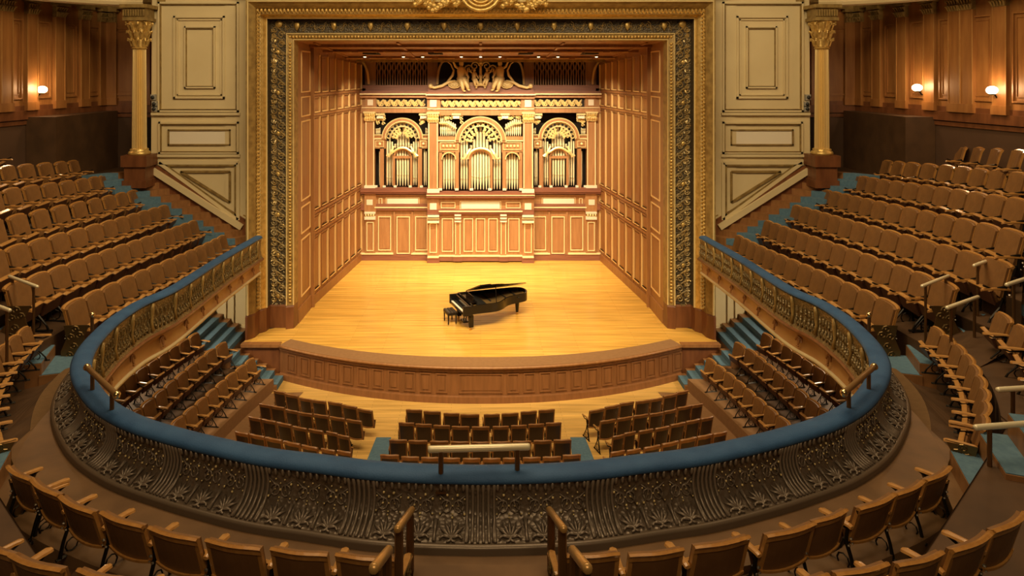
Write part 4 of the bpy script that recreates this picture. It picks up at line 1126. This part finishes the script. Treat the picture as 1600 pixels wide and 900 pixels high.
def seat_row(path, n, sz, ref, lab, group, ends=(False, False), mirror=False):
    P = smooth_path(path, 6)
    if mirror: P = [mir(p) for p in P]; ref = mir(ref)
    Q = resample(P, n*4+1); L = sum((b-a).length for a, b in zip(P, P[1:])); pitch = L/n
    for k in range(n):
        i = 4*k+2; p = Q[i]; f = facing(Q, i, ref)
        # 'first' counts from the start of the path
        end = (k == 0 and ends[0]) or (k == n-1 and ends[1]); flip = False
        if end:
            t = Q[i+1]-Q[i-1]; right = Vector((f.y, -f.x, 0)); out = -t if k == 0 else t
            flip = right.dot(out) < 0
        put_seat(p, f, min(pitch/.56, 1.45 if sz > .9 else 1.2), sz, lab % ORD[k], group, ('send' if end else 'side') if sz > .9 else ('end' if end else 'plain'), flip)
REF = Vector((0, 20, 0))
for s in (False, True):
    sd = 'right' if s else 'left'
    spec = [('r1', 13, 'rail'), ('r2', 14, 'second'), ('r3', 14, 'third'), ('r4', 13, 'fourth'), ('r5', 12, 'fifth'), ('r6', 9, 'sixth'), ('r7', 6, 'topmost')]
    for nm, n_, word in spec:
        P = fl[nm]
        if not s:   # left rows run out of the frame earlier
            P = [p for p in smooth_path(P, 6) if (p.x*F/p.y+CX) > -26]
            n_ = {'r1':13,'r2':14,'r3':12,'r4':9,'r5':8,'r6':6,'r7':3}[nm]
        seat_row(P, n_, SZ_SIDE, REF, 'tan folding seat, %s from the stage in the '+word+' row of the '+sd+' balcony',
                 '%s balcony side seats, %s row' % (sd, word), (False, nm in ('r1','r2')), s)
for s in (False, True):
    sd = 'right' if s else 'left'
    seat_row(fl['As'], 9, hn*1.05/CH, REF, 'folding seat, %s down from the aisle steps in the front bend of the '+sd+' balcony', sd+' balcony bend seats', (False, True), s)
    seat_row([p for p in fl['Bs'] if abs(p.x)/p.y < (.66 if not s else .80)] if not s and False else fl['Bs'], 5, .80, REF, 'folding seat, %s down in the second row of the '+sd+' balcony bend', sd+' balcony bend seats, second row', (False, False), s)
# near seats seen from behind, placed by their tops
nearA = {False: [(46,728),(88,749),(137,775),(206,797),(284,818),(375,834),(475,845),(576,853)], True: [(1450,729),(1406,750),(1354,770),(1283,793),(1222,812),(1117,830),(1018,846),(919,850)]}
nearB = {False: [(-50,806),(15,840),(76,860),(175,880),(262,897)], True: [(1555,800),(1497,829),(1420,855),(1331,870),(1237,887)]}
for s in (False, True):
    sd = 'right' if s else 'left'
    for dct, a, word in ((nearA, 3.49, 'front'), (nearB, 3.2, 'second')):
        L_ = dct[s]; P = [WP(x, y, a)-Vector((0,0,hn)) for x, y in L_]
        for k, p in enumerate(P):
            f = facing(P, k, Vector((0, 13 if word == 'front' else 12, 0)))
            q = P[k+1] if k+1 < len(P) else P[k-1]; pitch = min((q-p).length, .62 if word == 'front' else .60)
            end = (k in (0, len(P)-1) and word == 'front')
            right = Vector((f.y, -f.x, 0)); out = (P[0]-P[1]) if k == 0 else (P[-1]-P[-2])
            put_seat(p, f, pitch/.56, hn/CH, 'oak framed seat seen from behind, %s from outer aisle, %s row %s of centre' % (ORD[k], word, sd),
                     'near balcony seats, %s row, %s' % (word, sd), 'end' if end else 'plain', end and right.dot(out) < 0)

# orchestra seats on the main floor
def floor_row(pts, h, lab, group, faces=(0, 26), ends=(False, False)):
    P = [W(x, y, h) for x, y in pts]; szf = P[0].z/CH; P = [Vector((p.x, p.y, 0)) for p in P]
    ref = Vector((faces[0], faces[1], 0))
    for k, p in enumerate(P):
        f = (facing(P, max(1, min(k, len(P)-2)), ref)+facing(P, len(P)//2, ref)).normalized(); q = P[k+1] if k+1 < len(P) else P[k-1]; pitch = (q-p).length
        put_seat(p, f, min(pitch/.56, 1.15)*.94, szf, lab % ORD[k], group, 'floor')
cr = [[(648,636),(676,638.5),(706,641.5),(734,643),(768,643),(796,641.5),(825,638.5),(853,636)],
      [(636,656),(663,658),(691,660),(720,661.5),(751,662),(782,661.5),(810,660),(837,658),(864,656)],
      [(623,682),(654,683),(687,684),(719,685),(751,685.5),(783,685),(815,684),(847,683),(878,682)],
      [(610,705),(642,708),(673,709),(705,710),(751-14,710.5),(768,710.5),(799,710),(830,709),(861,708),(892,705)]]
for k, r in enumerate(cr):
    floor_row(r, 10.1-.86-.04*k, 'seat with shade-darkened back, %s from the left in the '+ORD[k]+' row of the centre block', 'centre block floor seats')
lr = [[(440,608),(459,613),(480,619),(501,622),(526,625),(549,630),(573,636)],
      [(417,628),(437,631),(459,637),(480,641),(505,644),(530,648),(556,652)],
      [(402,648),(424,652),(448,657),(472,663),(497,667),(522,671),(540,676)],
      [(382,671),(406,675),(432,680),(460,686),(488,692),(516,697),(541,700)]]
for k, r in enumerate(lr):
    floor_row(r, 10.1-.86-.04*k, 'seat with shade-darkened back, %s from the outer side in the '+ORD[k]+' row of the left block', 'left block floor seats', (0, 30))
    floor_row([(2*CX-x+1, y) for x, y in r], 10.1-.86-.04*k, 'seat with shade-darkened back, %s from the outer side in the '+ORD[k]+' row of the right block', 'right block floor seats', (0, 30))
# raised side blocks under the balcony
sb = [([(307,523),(287,535),(270,546),(252,558),(235,570),(214,583),(191,600),(170,616)], 8.05), ([(350,538),(332,549),(313,564),(297,577),(281,590),(265,603),(250,616),(233,630),(212,646),(192,661)], 8.45), ([(395,563),(377,577),(361,589),(347,601),(332,614),(317,627),(300,641),(281,657),(262,672)], 8.85)]
sblk = {}
for k, (pts, h) in enumerate(sb):
    for s in (False, True):
        sd = 'right' if s else 'left'
        base = resample(smooth_path([W(x, y, h)-Vector((0,0,CH)) for x, y in pts], 6), 9 if k != 1 else 10)
        sblk[k] = base
        P = [mir(p) for p in base] if s else base
        for j, p in enumerate(P):
            f = facing(P, j, Vector((0, 22, 0))); pitch = (P[1]-P[0]).length
            put_seat(p, f, min(pitch/.56, 1.25), 1.0, 'folding seat, %s from the stage in the %s row under the %s balcony' % (ORD[j], ('back', 'middle', 'front')[k], sd), 'seats under the %s balcony' % sd)
# stepped floor of the side blocks, brown carpet walk in front
for s in (-1, 1):
    for k in range(3):
        base = sblk[k]; z = base[0].z; b = MB()
        fr_ = [p+Vector((.36, .16, 0)) for p in base]; fr_ = [fr_[0]+(fr_[0]-fr_[-1])*.12]+fr_+[fr_[-1]+(fr_[-1]-fr_[0])*.25]
        rows = [[Vector((s*-p.x, p.y, 0)), Vector((s*-p.x, p.y, z)), Vector((s*15.3, p.y-.3, z))] for p in fr_]
        b.grid(rows); o = b.build('floor', M['tier'] if k < 2 else M['apron']); tag(o, kind='structure')
    b = MB(); f0 = [p+Vector((.36,.16,0)) for p in sblk[2]]; f0 = [f0[0]+(f0[0]-f0[-1])*.08]+f0+[f0[-1]+(f0[-1]-f0[0])*.4]
    rows = [[Vector((s*-p.x, p.y, .006)), Vector((s*-(p.x+1.0), p.y+.1, .006))] for p in f0]; b.grid(rows)
    o = b.build('floor', M['apron']); tag(o, kind='structure')
    # blue aisle carpets between the blocks
    b = MB(); A = [(590,681),(610,681),(592,720),(560,720)]; A = [(588,683),(611,683),(601,800),(540,800)]
    P = [W(x, y, 10.09) for x, y in A]; P = [Vector((-s*p.x if s > 0 else p.x, p.y, .008)) for p in P]
    b.add(P, ((0,1,2,3),)); o = b.build('floor', M['bluec']); tag(o, kind='structure')
# ------------------------------------------------------------------ stairs
def seatlabel(s): return 'left' if s < 0 else 'right'
for s in (-1, 1):
    # balcony stairs climbing along the cream wall
    st_ = empty('balcony_stairs', (s*8, 25, 5)); tag(st_, 'blue carpeted wooden stairs climbing beside the %s cream wall' % seatlabel(s), 'stairs')
    wd_ = MB(); cp_ = MB()
    def slant(mb, x0, w, ya, yb, z0, z1, sl=.75):
        P = [(x0+(25.9-ya)*sl, ya), (x0+w+(25.9-ya)*sl, ya), (x0+w+(25.9-yb)*sl, yb), (x0+(25.9-yb)*sl, yb)]
        mb.add([Vector((s*x, y, z)) for z in (z0, z1) for x, y in P], ((0,1,2,3),(4,7,6,5),(0,4,5,1),(1,5,6,2),(2,6,7,3),(3,7,4,0)))
    for i in range(2, 14):
        x0 = 7.25+i*.365; z = 4.02+.205*i
        slant(wd_, x0, .39, 24.62, 25.9, z-.7, z)
        slant(cp_, x0-.012, .38, 24.60, 25.28, z-.2, z+.012)
    sg = MB(); sg.prism([(7.9,3.6),(7.9,4.75),(11.6,7.0),(11.6,6.3)], lambda p: Vector((s*p[0],25.86,p[1])), lambda p: Vector((s*p[0],25.94,p[1]))); part(sg, 'wall_string', M['cherry_d'], st_)
    part(wd_, 'tread', M['stepwood'], st_); part(cp_, 'blue_runner', M['bluec'], st_)
    b = MB(); b.box(*sorted((s*14.2, s*15.2)), 24.6, 28.8, 6.0, 8.65); o = b.build('floor', M['tier']); tag(o, kind='structure')
    b = MB(); b.box(*sorted((s*11.3, s*14.3)), 25.9, 28.8, 5.5, 6.44); o = b.build('floor', M['tier']); tag(o, kind='structure')
    # orchestra stairs beside the stage
    st_ = empty('orchestra_stairs', (s*7, 24, 0)); tag(st_, 'blue carpeted steps rising from the main floor at the %s of the stage' % seatlabel(s), 'stairs')
    wd_ = MB(); cp_ = MB()
    for i in range(12):
        x0 = 6.50+i*.285; z = .165*(i+1); X0, X1 = sorted((s*x0, s*(x0+.32))); y0 = 23.35 if i > 1 else 23.5; y1 = 24.4 if i < 6 else 25.9
        wd_.box(X0, X1, y0-.12, y1, max(0, z-.8), z)
        ya = y1-.35 if i >= 6 else y1-.1
        cp_.box(X0, X1, y0, ya-.1, z, z+.012); cp_.box(*sorted((s*(x0-.010), s*x0)), y0, ya-.1, z-.16, z+.012)
    part(wd_, 'tread', M['stepwood'], st_); part(cp_, 'blue_runner', M['bluec'], st_)
    b = MB(); b.box(*sorted((s*9.9, s*15)), 23.3, 25.9, 0, 1.98); o = b.build('floor', M['tier']); tag(o, kind='structure')
    # radial aisle steps in the balcony bend
    st_ = empty('aisle_steps', (s*8, 13.8, 4.6)); tag(st_, 'short flight of blue carpeted aisle steps in the bend of the %s balcony' % seatlabel(s), 'stairs')
    wd_ = MB(); cp_ = MB()
    a0 = Vector((-7.75, 14.05, 0)); dr = Vector((-1, -.30, 0)).normalized(); sd_ = Vector((dr.y, -dr.x, 0))
    zb = zA(Vector((0, 14, 0)))
    for i in range(9):
        p = a0+dr*(.02+i*.42); z = zb+.02+(.02 if i == 0 else .24*i)
        qs = [p+sd_*-.48, p+sd_*.48, p+dr*.46+sd_*.50, p+dr*.46-sd_*.50]
        if s > 0: qs = [mir(q) for q in qs]
        wd_.add([Vector((q.x, q.y, z-.5)) for q in qs]+[Vector((q.x, q.y, z)) for q in qs], ((0,1,2,3),(4,5,6,7),(0,1,5,4),(1,2,6,5),(2,3,7,6),(3,0,4,7)))
        c_ = sum(qs, Vector())/4; q2 = [c_+(q-c_)*.97 for q in qs]; cp_.add([Vector((q.x, q.y, z+.012)) for q in q2]+[Vector((q.x, q.y, z+.001)) for q in q2], ((0,1,2,3),(0,1,5,4),(1,2,6,5),(2,3,7,6),(3,0,4,7)))
    part(wd_, 'step', M['stepwood'], st_); part(cp_, 'blue_runner', M['bluec'], st_)
    # second radial aisle nearer the camera
    st_ = empty('aisle_steps', (s*5.6, 8, 4.6)); tag(st_, 'blue carpeted aisle steps at the lower %s edge of the picture' % seatlabel(s), 'stairs')
    wd_ = MB(); cp_ = MB()
    a0 = WP(1455, 768, 4.17); a0.x *= -1; dr = Vector((-1, -.36, 0)).normalized(); sd_ = Vector((dr.y, -dr.x, 0)); zb = a0.z
    for i in range(6):
        p = a0+dr*(i*.30); z = zb+.03+.27*i
        qs = [p+sd_*-.50, p+sd_*.50, p+dr*.34+sd_*.52, p+dr*.34-sd_*.52]
        if s > 0: qs = [mir(q) for q in qs]
        wd_.add([Vector((q.x, q.y, z-.4)) for q in qs]+[Vector((q.x, q.y, z)) for q in qs], ((0,1,2,3),(4,5,6,7),(0,1,5,4),(1,2,6,5),(2,3,7,6),(3,0,4,7)))
        c_ = sum(qs, Vector())/4; q2 = [c_+(q-c_)*.97 for q in qs]; cp_.add([Vector((q.x, q.y, z+.012)) for q in q2]+[Vector((q.x, q.y, z+.001)) for q in q2], ((0,1,2,3),(0,1,5,4),(1,2,6,5),(2,3,7,6),(3,0,4,7)))
    part(wd_, 'step', M['stepwood'], st_); part(cp_, 'blue_runner', M['bluec'], st_)

# ------------------------------------------------------------------ handrails
def handrail(name, a, c, posts, label, r=.035, foot=.9, group=None, balls=False, pm=None, bm=None, pw=None):
    a, c = Vector(a), Vector(c); t = empty(name, (a+c)/2-Vector((0,0,foot))); tag(t, label, 'handrail', group)
    d = (c-a).normalized()
    b = MB(); b.tube([a-d*.02, a, c, c+d*.02], [r*.8, r, r, r*.8], 10); part(b, 'top_bar', bm or M['brass_l'], t, smooth=True)
    for u in posts:
        p = a.lerp(c, u); b = MB(); b.tube([p-Vector((0,0,foot)), p-Vector((0,0,.02))], pw or r*.75, 8); b.box(p.x-.05, p.x+.05, p.y-.05, p.y+.05, p.z-foot, p.z-foot+.02)
        part(b, 'post', pm or M['bronzepost'], t)
    if balls:
        b = MB(); b.ball(a, r*1.35, 10, 7); b.ball(c, r*1.35, 10, 7); part(b, 'end_knob', M['brass'], t, smooth=True)
    return t
handrail('handrail', W(672,702,4.0-.27), W(825,698,4.0-.27), (.11,.89), 'polished brass bar raised above the blue rail at the centre of the balcony', .034, .42)
handrail('handrail', WP(136,574,3.1), WP(182,617,3.1), (.2,.86), 'bronze bar on two posts over the blue rail, left bend', .036, .42, balls=True, bm=M['bronze_b'])
handrail('handrail', WP(1366,573,3.1), WP(1319,614,3.1), (.2,.86), 'bronze bar on two posts over the blue rail, right bend', .036, .42, balls=True, bm=M['bronze_b'])
handrail('handrail', W(15,432,3.95), W(58,448,3.95), (.12,.88), 'slanting brass handrail among the seats at the left edge, upper one', .032, 1.2)
handrail('handrail', W(-26,470,3.85), W(15,485,3.85), (.2,.9), 'slanting brass handrail cut by the left edge of the picture, lower one', .032, 1.1)
handrail('handrail', W(1441,447,3.95), W(1482,431,3.95), (.12,.88), 'slanting brass handrail, lower left of the upper three at right', .032, 1.2)
handrail('handrail', W(1480,481,4.0), W(1528,464,4.0), (.12,.88), 'slanting brass handrail beside the blue aisle steps, lowest of the bright ones at right', .034, 1.0)
handrail('handrail', W(1522,415,3.6), W(1566,399,3.6), (.12,.88), 'slanting brass handrail, highest one at right', .032, 1.2)
handrail('handrail', W(1573,445,3.6), W(1625,428,3.6), (.2,.88), 'slanting brass handrail cut by the right edge, upper one', .034, 1.0)
handrail('handrail', W(1560,609,4.0), W(1640,604,4.0), (.28,.9), 'dull brass handrail cut by the right edge, level with the bend seats', .034, .95)
handrail('handrail', W(1525,668,3.95), W(1630,660,3.95), (.2,.9), 'dull brass handrail cut by the right edge, just above the last aisle steps', .034, .95)
for s in (-1, 1):
    w_ = 'left' if s < 0 else 'right'
    X = s*.63
    t = handrail('handrail', (X+s*.03, 5.85, CZ-3.62), (X, 6.75, CZ-4.0), (.08,.85), 'sloping bronze stair rail with round end cap, farther one %s of the centre aisle' % w_, .031, .85, bm=M['oakb'], pw=.036)
    t = handrail('handrail', (X+s*.03, 4.55, CZ-3.06), (X+s*.03, 5.28, CZ-3.42), (.08,.85), 'sloping bronze stair rail with round end cap, nearer one %s of the centre aisle' % w_, .034, .85, bm=M['oakb'], pw=.036)
    # small post with a brass ball behind the rail
    p = WP(751+s*607, 492, A_R-.30); t = empty('knob_post', p-Vector((0,0,.6))); tag(t, 'short post with a bright ball tip behind the %s rail' % w_, 'post')
    b = MB(); b.tube([p-Vector((0,0,.75)), p], .03, 8); part(b, 'post', M['bronzepost'], t); b = MB(); b.ball(p, .05, 10, 7); part(b, 'ball', M['brass'], t, smooth=True)
    # curved brass loop at the stage end of the rail
    e = WP(751+s*347, 366, A_R); t = empty('guard_loop', e); tag(t, 'curved brass guard bar at the stage end of the %s balcony rail' % w_, 'handrail')
    b = MB(); b.tube([e+Vector((-s*.0,0,.05)), e+Vector((s*.08,.1,.28)), e+Vector((s*.3,.2,.48)), e+Vector((s*.62,.3,.60))], .022, 8); b.ball(e+Vector((0,-.02,.08)), .05, 8, 6)
    part(b, 'bar', M['brass'], t, smooth=True)
    b = MB(); b.box(*sorted((e.x-s*.05, e.x+s*.75)), e.y, e.y+.75, e.z-1.0, e.z-.02); b.box(*sorted((e.x-s*.1, e.x+s*.8)), e.y-.03, e.y+.8, e.z-.03, e.z+.04); b.build('end_block', M['blue']).parent = par
    par.children[-1].location = -par.location

# centre aisle steps leading down to the parapet
st_ = empty('aisle_steps', (0, 5, 4.9)); tag(st_, 'brown wooden steps of the centre aisle at the bottom of the picture', 'stairs')
wd_ = MB()
for i in range(6): wd_.box(-.62, .62, 6.1-i*.36-.38, 6.1-i*.36, 4.2, 4.93+.19*i)
wd_.box(-.60, .60, 6.28, 6.68, 5.0, CZ-4.46); wd_.box(-.60, .60, 5.86, 6.30, 4.9, CZ-4.35)
part(wd_, 'step', M['ledge'], st_)

# ------------------------------------------------------------------ fluted columns
def column(s):
    x = s*11.8; D = 25.45; zb = CZ-2.78; zt = CZ+1.86
    t = empty('fluted_column', (x, D, 6.3)); tag(t, 'gilt fluted column with carved capital on a wooden pedestal at %s' % ('left' if s < 0 else 'right'), 'column')
    b = MB(); b.box(x-.36, x+.36, D-.36, D+.36, 6.2, zb-.28); b.box(x-.44, x+.44, D-.44, D+.44, zb-.40, zb-.02); b.box(x-.41, x+.41, D-.41, D+.41, 6.2, 6.45); part(b, 'pedestal', M['cherry_d'], t)
    b = MB(); b.lathe([(.35,zb-.02),(.37,zb+.04),(.34,zb+.10),(.29,zb+.12),(.31,zb+.17),(.27,zb+.20)], (x,D,0), 24); part(b, 'base_moulding', M['gold'], t, smooth=True)
    rows = []; n = 20
    for z in (zb+.18, zb+.8, zb+1.7, zb+2.6, zt-1.0):
        r0 = .245-.035*(z-zb)/(zt-zb); row = []
        for k in range(n*4):
            a = 2*math.pi*k/(n*4); r = r0-(.0, .035, .052, .035)[k % 4]; row.append(Vector((x+r*math.cos(a), D+r*math.sin(a), z)))
        rows.append(row)
    b = MB(); b.grid(rows, True); part(b, 'fluted_shaft', M['gold_l3'], t)
    b = MB(); b.lathe([(.22,zt-1.02),(.26,zt-.99),(.22,zt-.94),(.23,zt-.6),(.28,zt-.3),(.38,zt-.06)], (x,D,0), 16)
    for j in range(3):
        for k in range(10):
            a = 2*math.pi*(k+.5*j)/10; r = .23+.03*j; u = Vector((math.cos(a), math.sin(a), 0)); c = Vector((x, D, zt-.92+j*.27))
            b.tube([c+u*r, c+u*(r+.06)+Vector((0,0,.2)), c+u*(r+.15)+Vector((0,0,.26)), c+u*(r+.15)+Vector((0,0,.18))], [.04,.055,.035,.02], 5)
    for k in range(4):
        a = math.pi/4+k*math.pi/2; u = Vector((math.cos(a), math.sin(a), 0)); c = Vector((x, D, zt-.12))+u*.38
        b.tube([c+u*(.08*math.cos(g)*(1-g/8))+Vector((0,0,.09*math.sin(g)*(1-g/8))) for g in [j*.7 for j in range(9)]], .028, 5)
    part(b, 'carved_capital', M['gold'], t)
    b = MB(); b.box(x-.40, x+.40, D-.40, D+.40, zt-.05, zt+.06); b.box(x-.36, x+.36, D-.36, D+.36, zt+.06, zt+.38); b.box(x-.47, x+.47, D-.47, D+.47, zt+.38, zt+.5)
    for k in range(9): b.box(x-.38+k*.085, x-.33+k*.085, D-.42, D-.36, zt+.1, zt+.32)
    part(b, 'entablature_block', M['gold_p'], t)
    # heavy beam from the column back to the wall, cornice along the room
    b = MB(); b.box(x-.3, x+.3, D+.36, 28.9, zt+.0, zt+.45); o = b.build('trim_1' if s < 0 else 'trim_2', M['gold_p']); tag(o, kind='structure')
    b = MB(); P = [(x+s*-.2, 25.3), (x+s*.6, 25.2), (x+s*1.4, 24.6), (x+s*2.2, 23.4), (x+s*2.8, 21.8), (x+s*3.2, 19.5), (x+s*3.4, 14)]
    P = smooth_path([Vector((a, c, 0)) for a, c in P], 4)
    rows = []
    for i, p in enumerate(P):
        tn = (P[min(i+1, len(P)-1)]-P[max(i-1, 0)]).normalized(); nn = Vector((-tn.y, tn.x, 0))*(-s)
        if nn.x*s > 0: nn = -nn
        rows.append([p+nn*d+Vector((0,0,z)) for d, z in ((-.6, zt+.5), (0, zt+.5), (.05, zt+.6), (.02, zt+.66), (.12, zt+.72), (.18, zt+.86), (.18, zt+1.5), (-.6, zt+1.5))])
    b.grid(rows); o = b.build('trim_3' if s < 0 else 'trim_4', M['cream']); tag(o, kind='structure')
column(-1); column(1)

# ------------------------------------------------------------------ wall lamps
def sconce(px, py, D, label):
    s = 1 if px > CX else -1; c = WD(px, py, D); f = Vector((s, 0, 0))
    t = empty('wall_lamp', c+f*.35); tag(t, label, 'wall lamp', 'globe lamps on the walnut walls')
    b = MB(); b.ball(c, (.17,.13,.125), 16, 10); part(b, 'glass_globe', M['globe'], t, smooth=True)
    b = MB(); b.tube([c+Vector((s*.08,0,-.12)), c+Vector((s*.14,0,-.22)), c+Vector((s*.26,0,-.26)), c+Vector((s*.40,0,-.16))], .022, 8); b.lathe([(.06,-.14),(.08,-.11),(.05,-.09)], c, 12)
    part(b, 'curved_arm', M['iron'], t); b = MB(); b.ball(c+Vector((s*.42,0,-.16)), (.03,.08,.11), 10, 7); part(b, 'wall_plate', M['brass'], t)
    l = bpy.data.lights.new('lamp_light', 'POINT'); l.energy = 45; l.color = (1,.62,.30); l.shadow_soft_size = .12
    o = bpy.data.objects.new('lamp_light', l); C.objects.link(o); o.location = c+Vector((-s*.24, -.1, .05))
sconce(66, 140, 25.1, 'lit globe lamp on the walnut wall at left')
sconce(1433, 137, 25.1, 'lit globe lamp on the walnut wall at right, nearer the stage')
sconce(1550, 141, 22.0, 'lit globe lamp on the walnut wall at right, nearer the picture edge')
# small switches and speakers on the cream wall edges
for s in (-1, 1):
    w_ = 'left' if s < 0 else 'right'
    t = empty('socket_plate', (s*11.45, 25.9, 9)); tag(t, 'small row of round black fittings on the edge of the %s cream wall' % w_, 'fittings')
    for k, y in enumerate((152, 162.5, 170)):
        c = WD(751+s*512+(-s*2 if k else 0), y, 25.85); b = MB(); b.box(c.x-.09, c.x+.09, 25.85, 25.95, c.z-.10, c.z+.10); part(b, 'mount', M['grey'], t)
        b = MB(); b.ball(c+Vector((0,-.04,0)), (.07,.05,.065), 10, 6); part(b, 'round_fitting', M['blk'], t)

# ------------------------------------------------------------------ grand piano and bench
def RZ(a): return Matrix.Rotation(a, 4, 'Z')
pian = empty('grand_piano', (-.88, 26.35, ST), R(20)); pian.scale = (1.1, 1.1, .90); tag(pian, 'black concert grand piano with raised lid in the middle of the stage', 'piano')
out = [(.30,-.76),(.95,-.76),(1.20,-.72),(1.42,-.58),(1.62,-.38),(1.85,-.24),(2.15,-.16),(2.38,-.10),(2.52,.02),(2.60,.22),(2.60,.45),(2.50,.62),(2.30,.70),(1.6,.745),(.30,.76)]
outs = [(p.x, p.y) for p in smooth_path([Vector((a, c, 0)) for a, c in out], 3)]
def inset(poly, d):
    c = Vector((1.1, .15)); res = []
    n = len(poly)
    for i in range(n):
        a = Vector(poly[i-1]); b_ = Vector(poly[(i+1) % n]); t = (b_-a).normalized(); nn = Vector((-t.y, t.x)); res.append((poly[i][0]+nn.x*d, poly[i][1]+nn.y*d))
    return res
b = MB(); inn = inset(outs, .045)
rows = [[Vector((x, y, z)) for (x, y) in q] for q, z in ((outs, .66), (outs, 1.0), (inn, 1.0), (inn, .80))]; b.grid(rows, True)
b.add([Vector((x, y, .67)) for x, y in outs], (tuple(range(len(outs))),))
b.bev(0, .32, -.76, -.66, .60, .98, .02); b.bev(0, .32, .66, .76, .60, .98, .02)
b.bev(.02, .34, -.70, .70, .60, .70, .01)
b.build('case', M['black'], pian)
b = MB(); b.add([Vector((x, y, .86)) for x, y in inset(outs, .05)], (tuple(range(len(outs))),)); pl = b.build('soundboard', M['plate'], pian)
b = MB()
for k in range(26):
    y = -.60+k*.05; x1 = 2.45 if y > .1 else (1.0+1.4*max(0, (y+.62)/.72)**1.2); b.tube([(.62, y, .89), (x1, y+.10*(x1/2.5), .89)], .004, 4)
for x in (1.1, 1.7, 2.1): b.box(x, x+.05, -.2, .66, .87, .90)
b.box(.56, .64, -.70, .70, .86, .92); b.box(.64,.86,-.68,.66,.90,.93); b.build('string', M['blk'], pl)
b = MB(); b.bev(.04, .20, -.645, .645, .70, .735, .004); ky = b.build('white_keys', M['white'], pian)
b = MB()
for k in range(50):
    if k % 7 in (2, 6): continue
    y = -.62+k*1.24/50; b.box(.10, .20, y, y+.013, .735, .75)
b.build('black_keys', M['blk'], pian)
b = MB(); b.bev(.20, .26, -.66, .66, .70, .96, .01); b.build('fallboard', M['black'], pian)
b = MB(); b.bev(.30, .58, -.45, .45, .985, 1.0, .006); b.bev(.46, .49, -.38, .38, 1.0, 1.19, .008, Matrix.Translation((0,0,0))); b.build('music_desk', M['black'], pian)
# lid: hinged on the far straight side
Tl = Matrix.Translation((0, .76, 1.01)) @ Matrix.Rotation(R(-26), 4, 'X') @ Matrix.Translation((0, -.76, 0))
b = MB(); lid = [(x, y) for x, y in outs if x > .62]+[(.62,.76),(.62,-.76)]; lid = [(.62,-.76)]+[(x, y) for x, y in outs if x > .63]+[(.62,.76)]
b.prism(lid, lambda q: Tl @ Vector((q[0], q[1], 0)), lambda q: Tl @ Vector((q[0], q[1], .022))); b.build('lid', M['black'], pian)
b = MB(); b.bev(.62, 1.0, -.76, .76, .024, .045, .006, Tl); b.build('lid_flap', M['black'], pian)
b = MB(); b.tube([(1.15, -.66, .98), Tl @ Vector((1.2, -.60, 0))], .012, 6); b.build('lid_prop', M['black'], pian)
for (x, y, k) in ((.28,-.60,1),(.28,.60,1),(2.28,.30,1)):
    b = MB(); b.bev(x-.075, x+.075, y-.075, y+.075, .56, .67, .01); b.lathe([(.045,.10),(.05,.14),(.06,.3),(.075,.5),(.07,.57)], (x,y,0), 10)
    if x < 1: b.bev(x-.0, x+.10, y-.05, y+.05, .10, .58, .01)
    lg = b.build('leg', M['black'], pian)
    b = MB(); b.lathe([(.03,.05),(.045,.07),(.045,.11),(.03,.12)], (x,y,0), 10); b.tube([(x-.03,y,.045),(x+.03,y,.045)], .045, 10); b.build('brass_caster', M['brass'], lg)
b = MB(); b.tube([(.36,-.10,.62),(.30,-.10,.16)], .02, 6); b.tube([(.36,.10,.62),(.30,.10,.16)], .02, 6); b.bev(.20, .38, -.16, .16, .10, .16, .01); ly = b.build('pedal_lyre', M['black'], pian)
b = MB()
for y in (-.08, 0, .08): b.bev(.10, .22, y-.02, y+.02, .09, .105, .004)
b.build('pedal', M['brass'], ly)
ben = empty('piano_bench', (-1.10, 26.62, ST), R(20)); ben.scale = (.95, .78, .92); tag(ben, 'black tufted leather piano bench left of the grand piano', 'bench')
b = MB(); b.bev(-.19, .19, -.36, .36, .36, .43, .01); b.build('frame', M['black'], ben)
b = MB()
for i in range(3):
    for j in range(6): b.bev(-.19+i*.127, -.19+i*.127+.126, -.36+j*.12, -.36+j*.12+.119, .42, .50, .025)
b.build('tufted_cushion', M['cushion'], ben)
for x in (-.15, .15):
    for y in (-.31, .31):
        b = MB(); b.lathe([(.018,0),(.028,.08),(.022,.1),(.032,.3),(.035,.37)], (x,y,0), 8); b.build('leg', M['black'], ben)
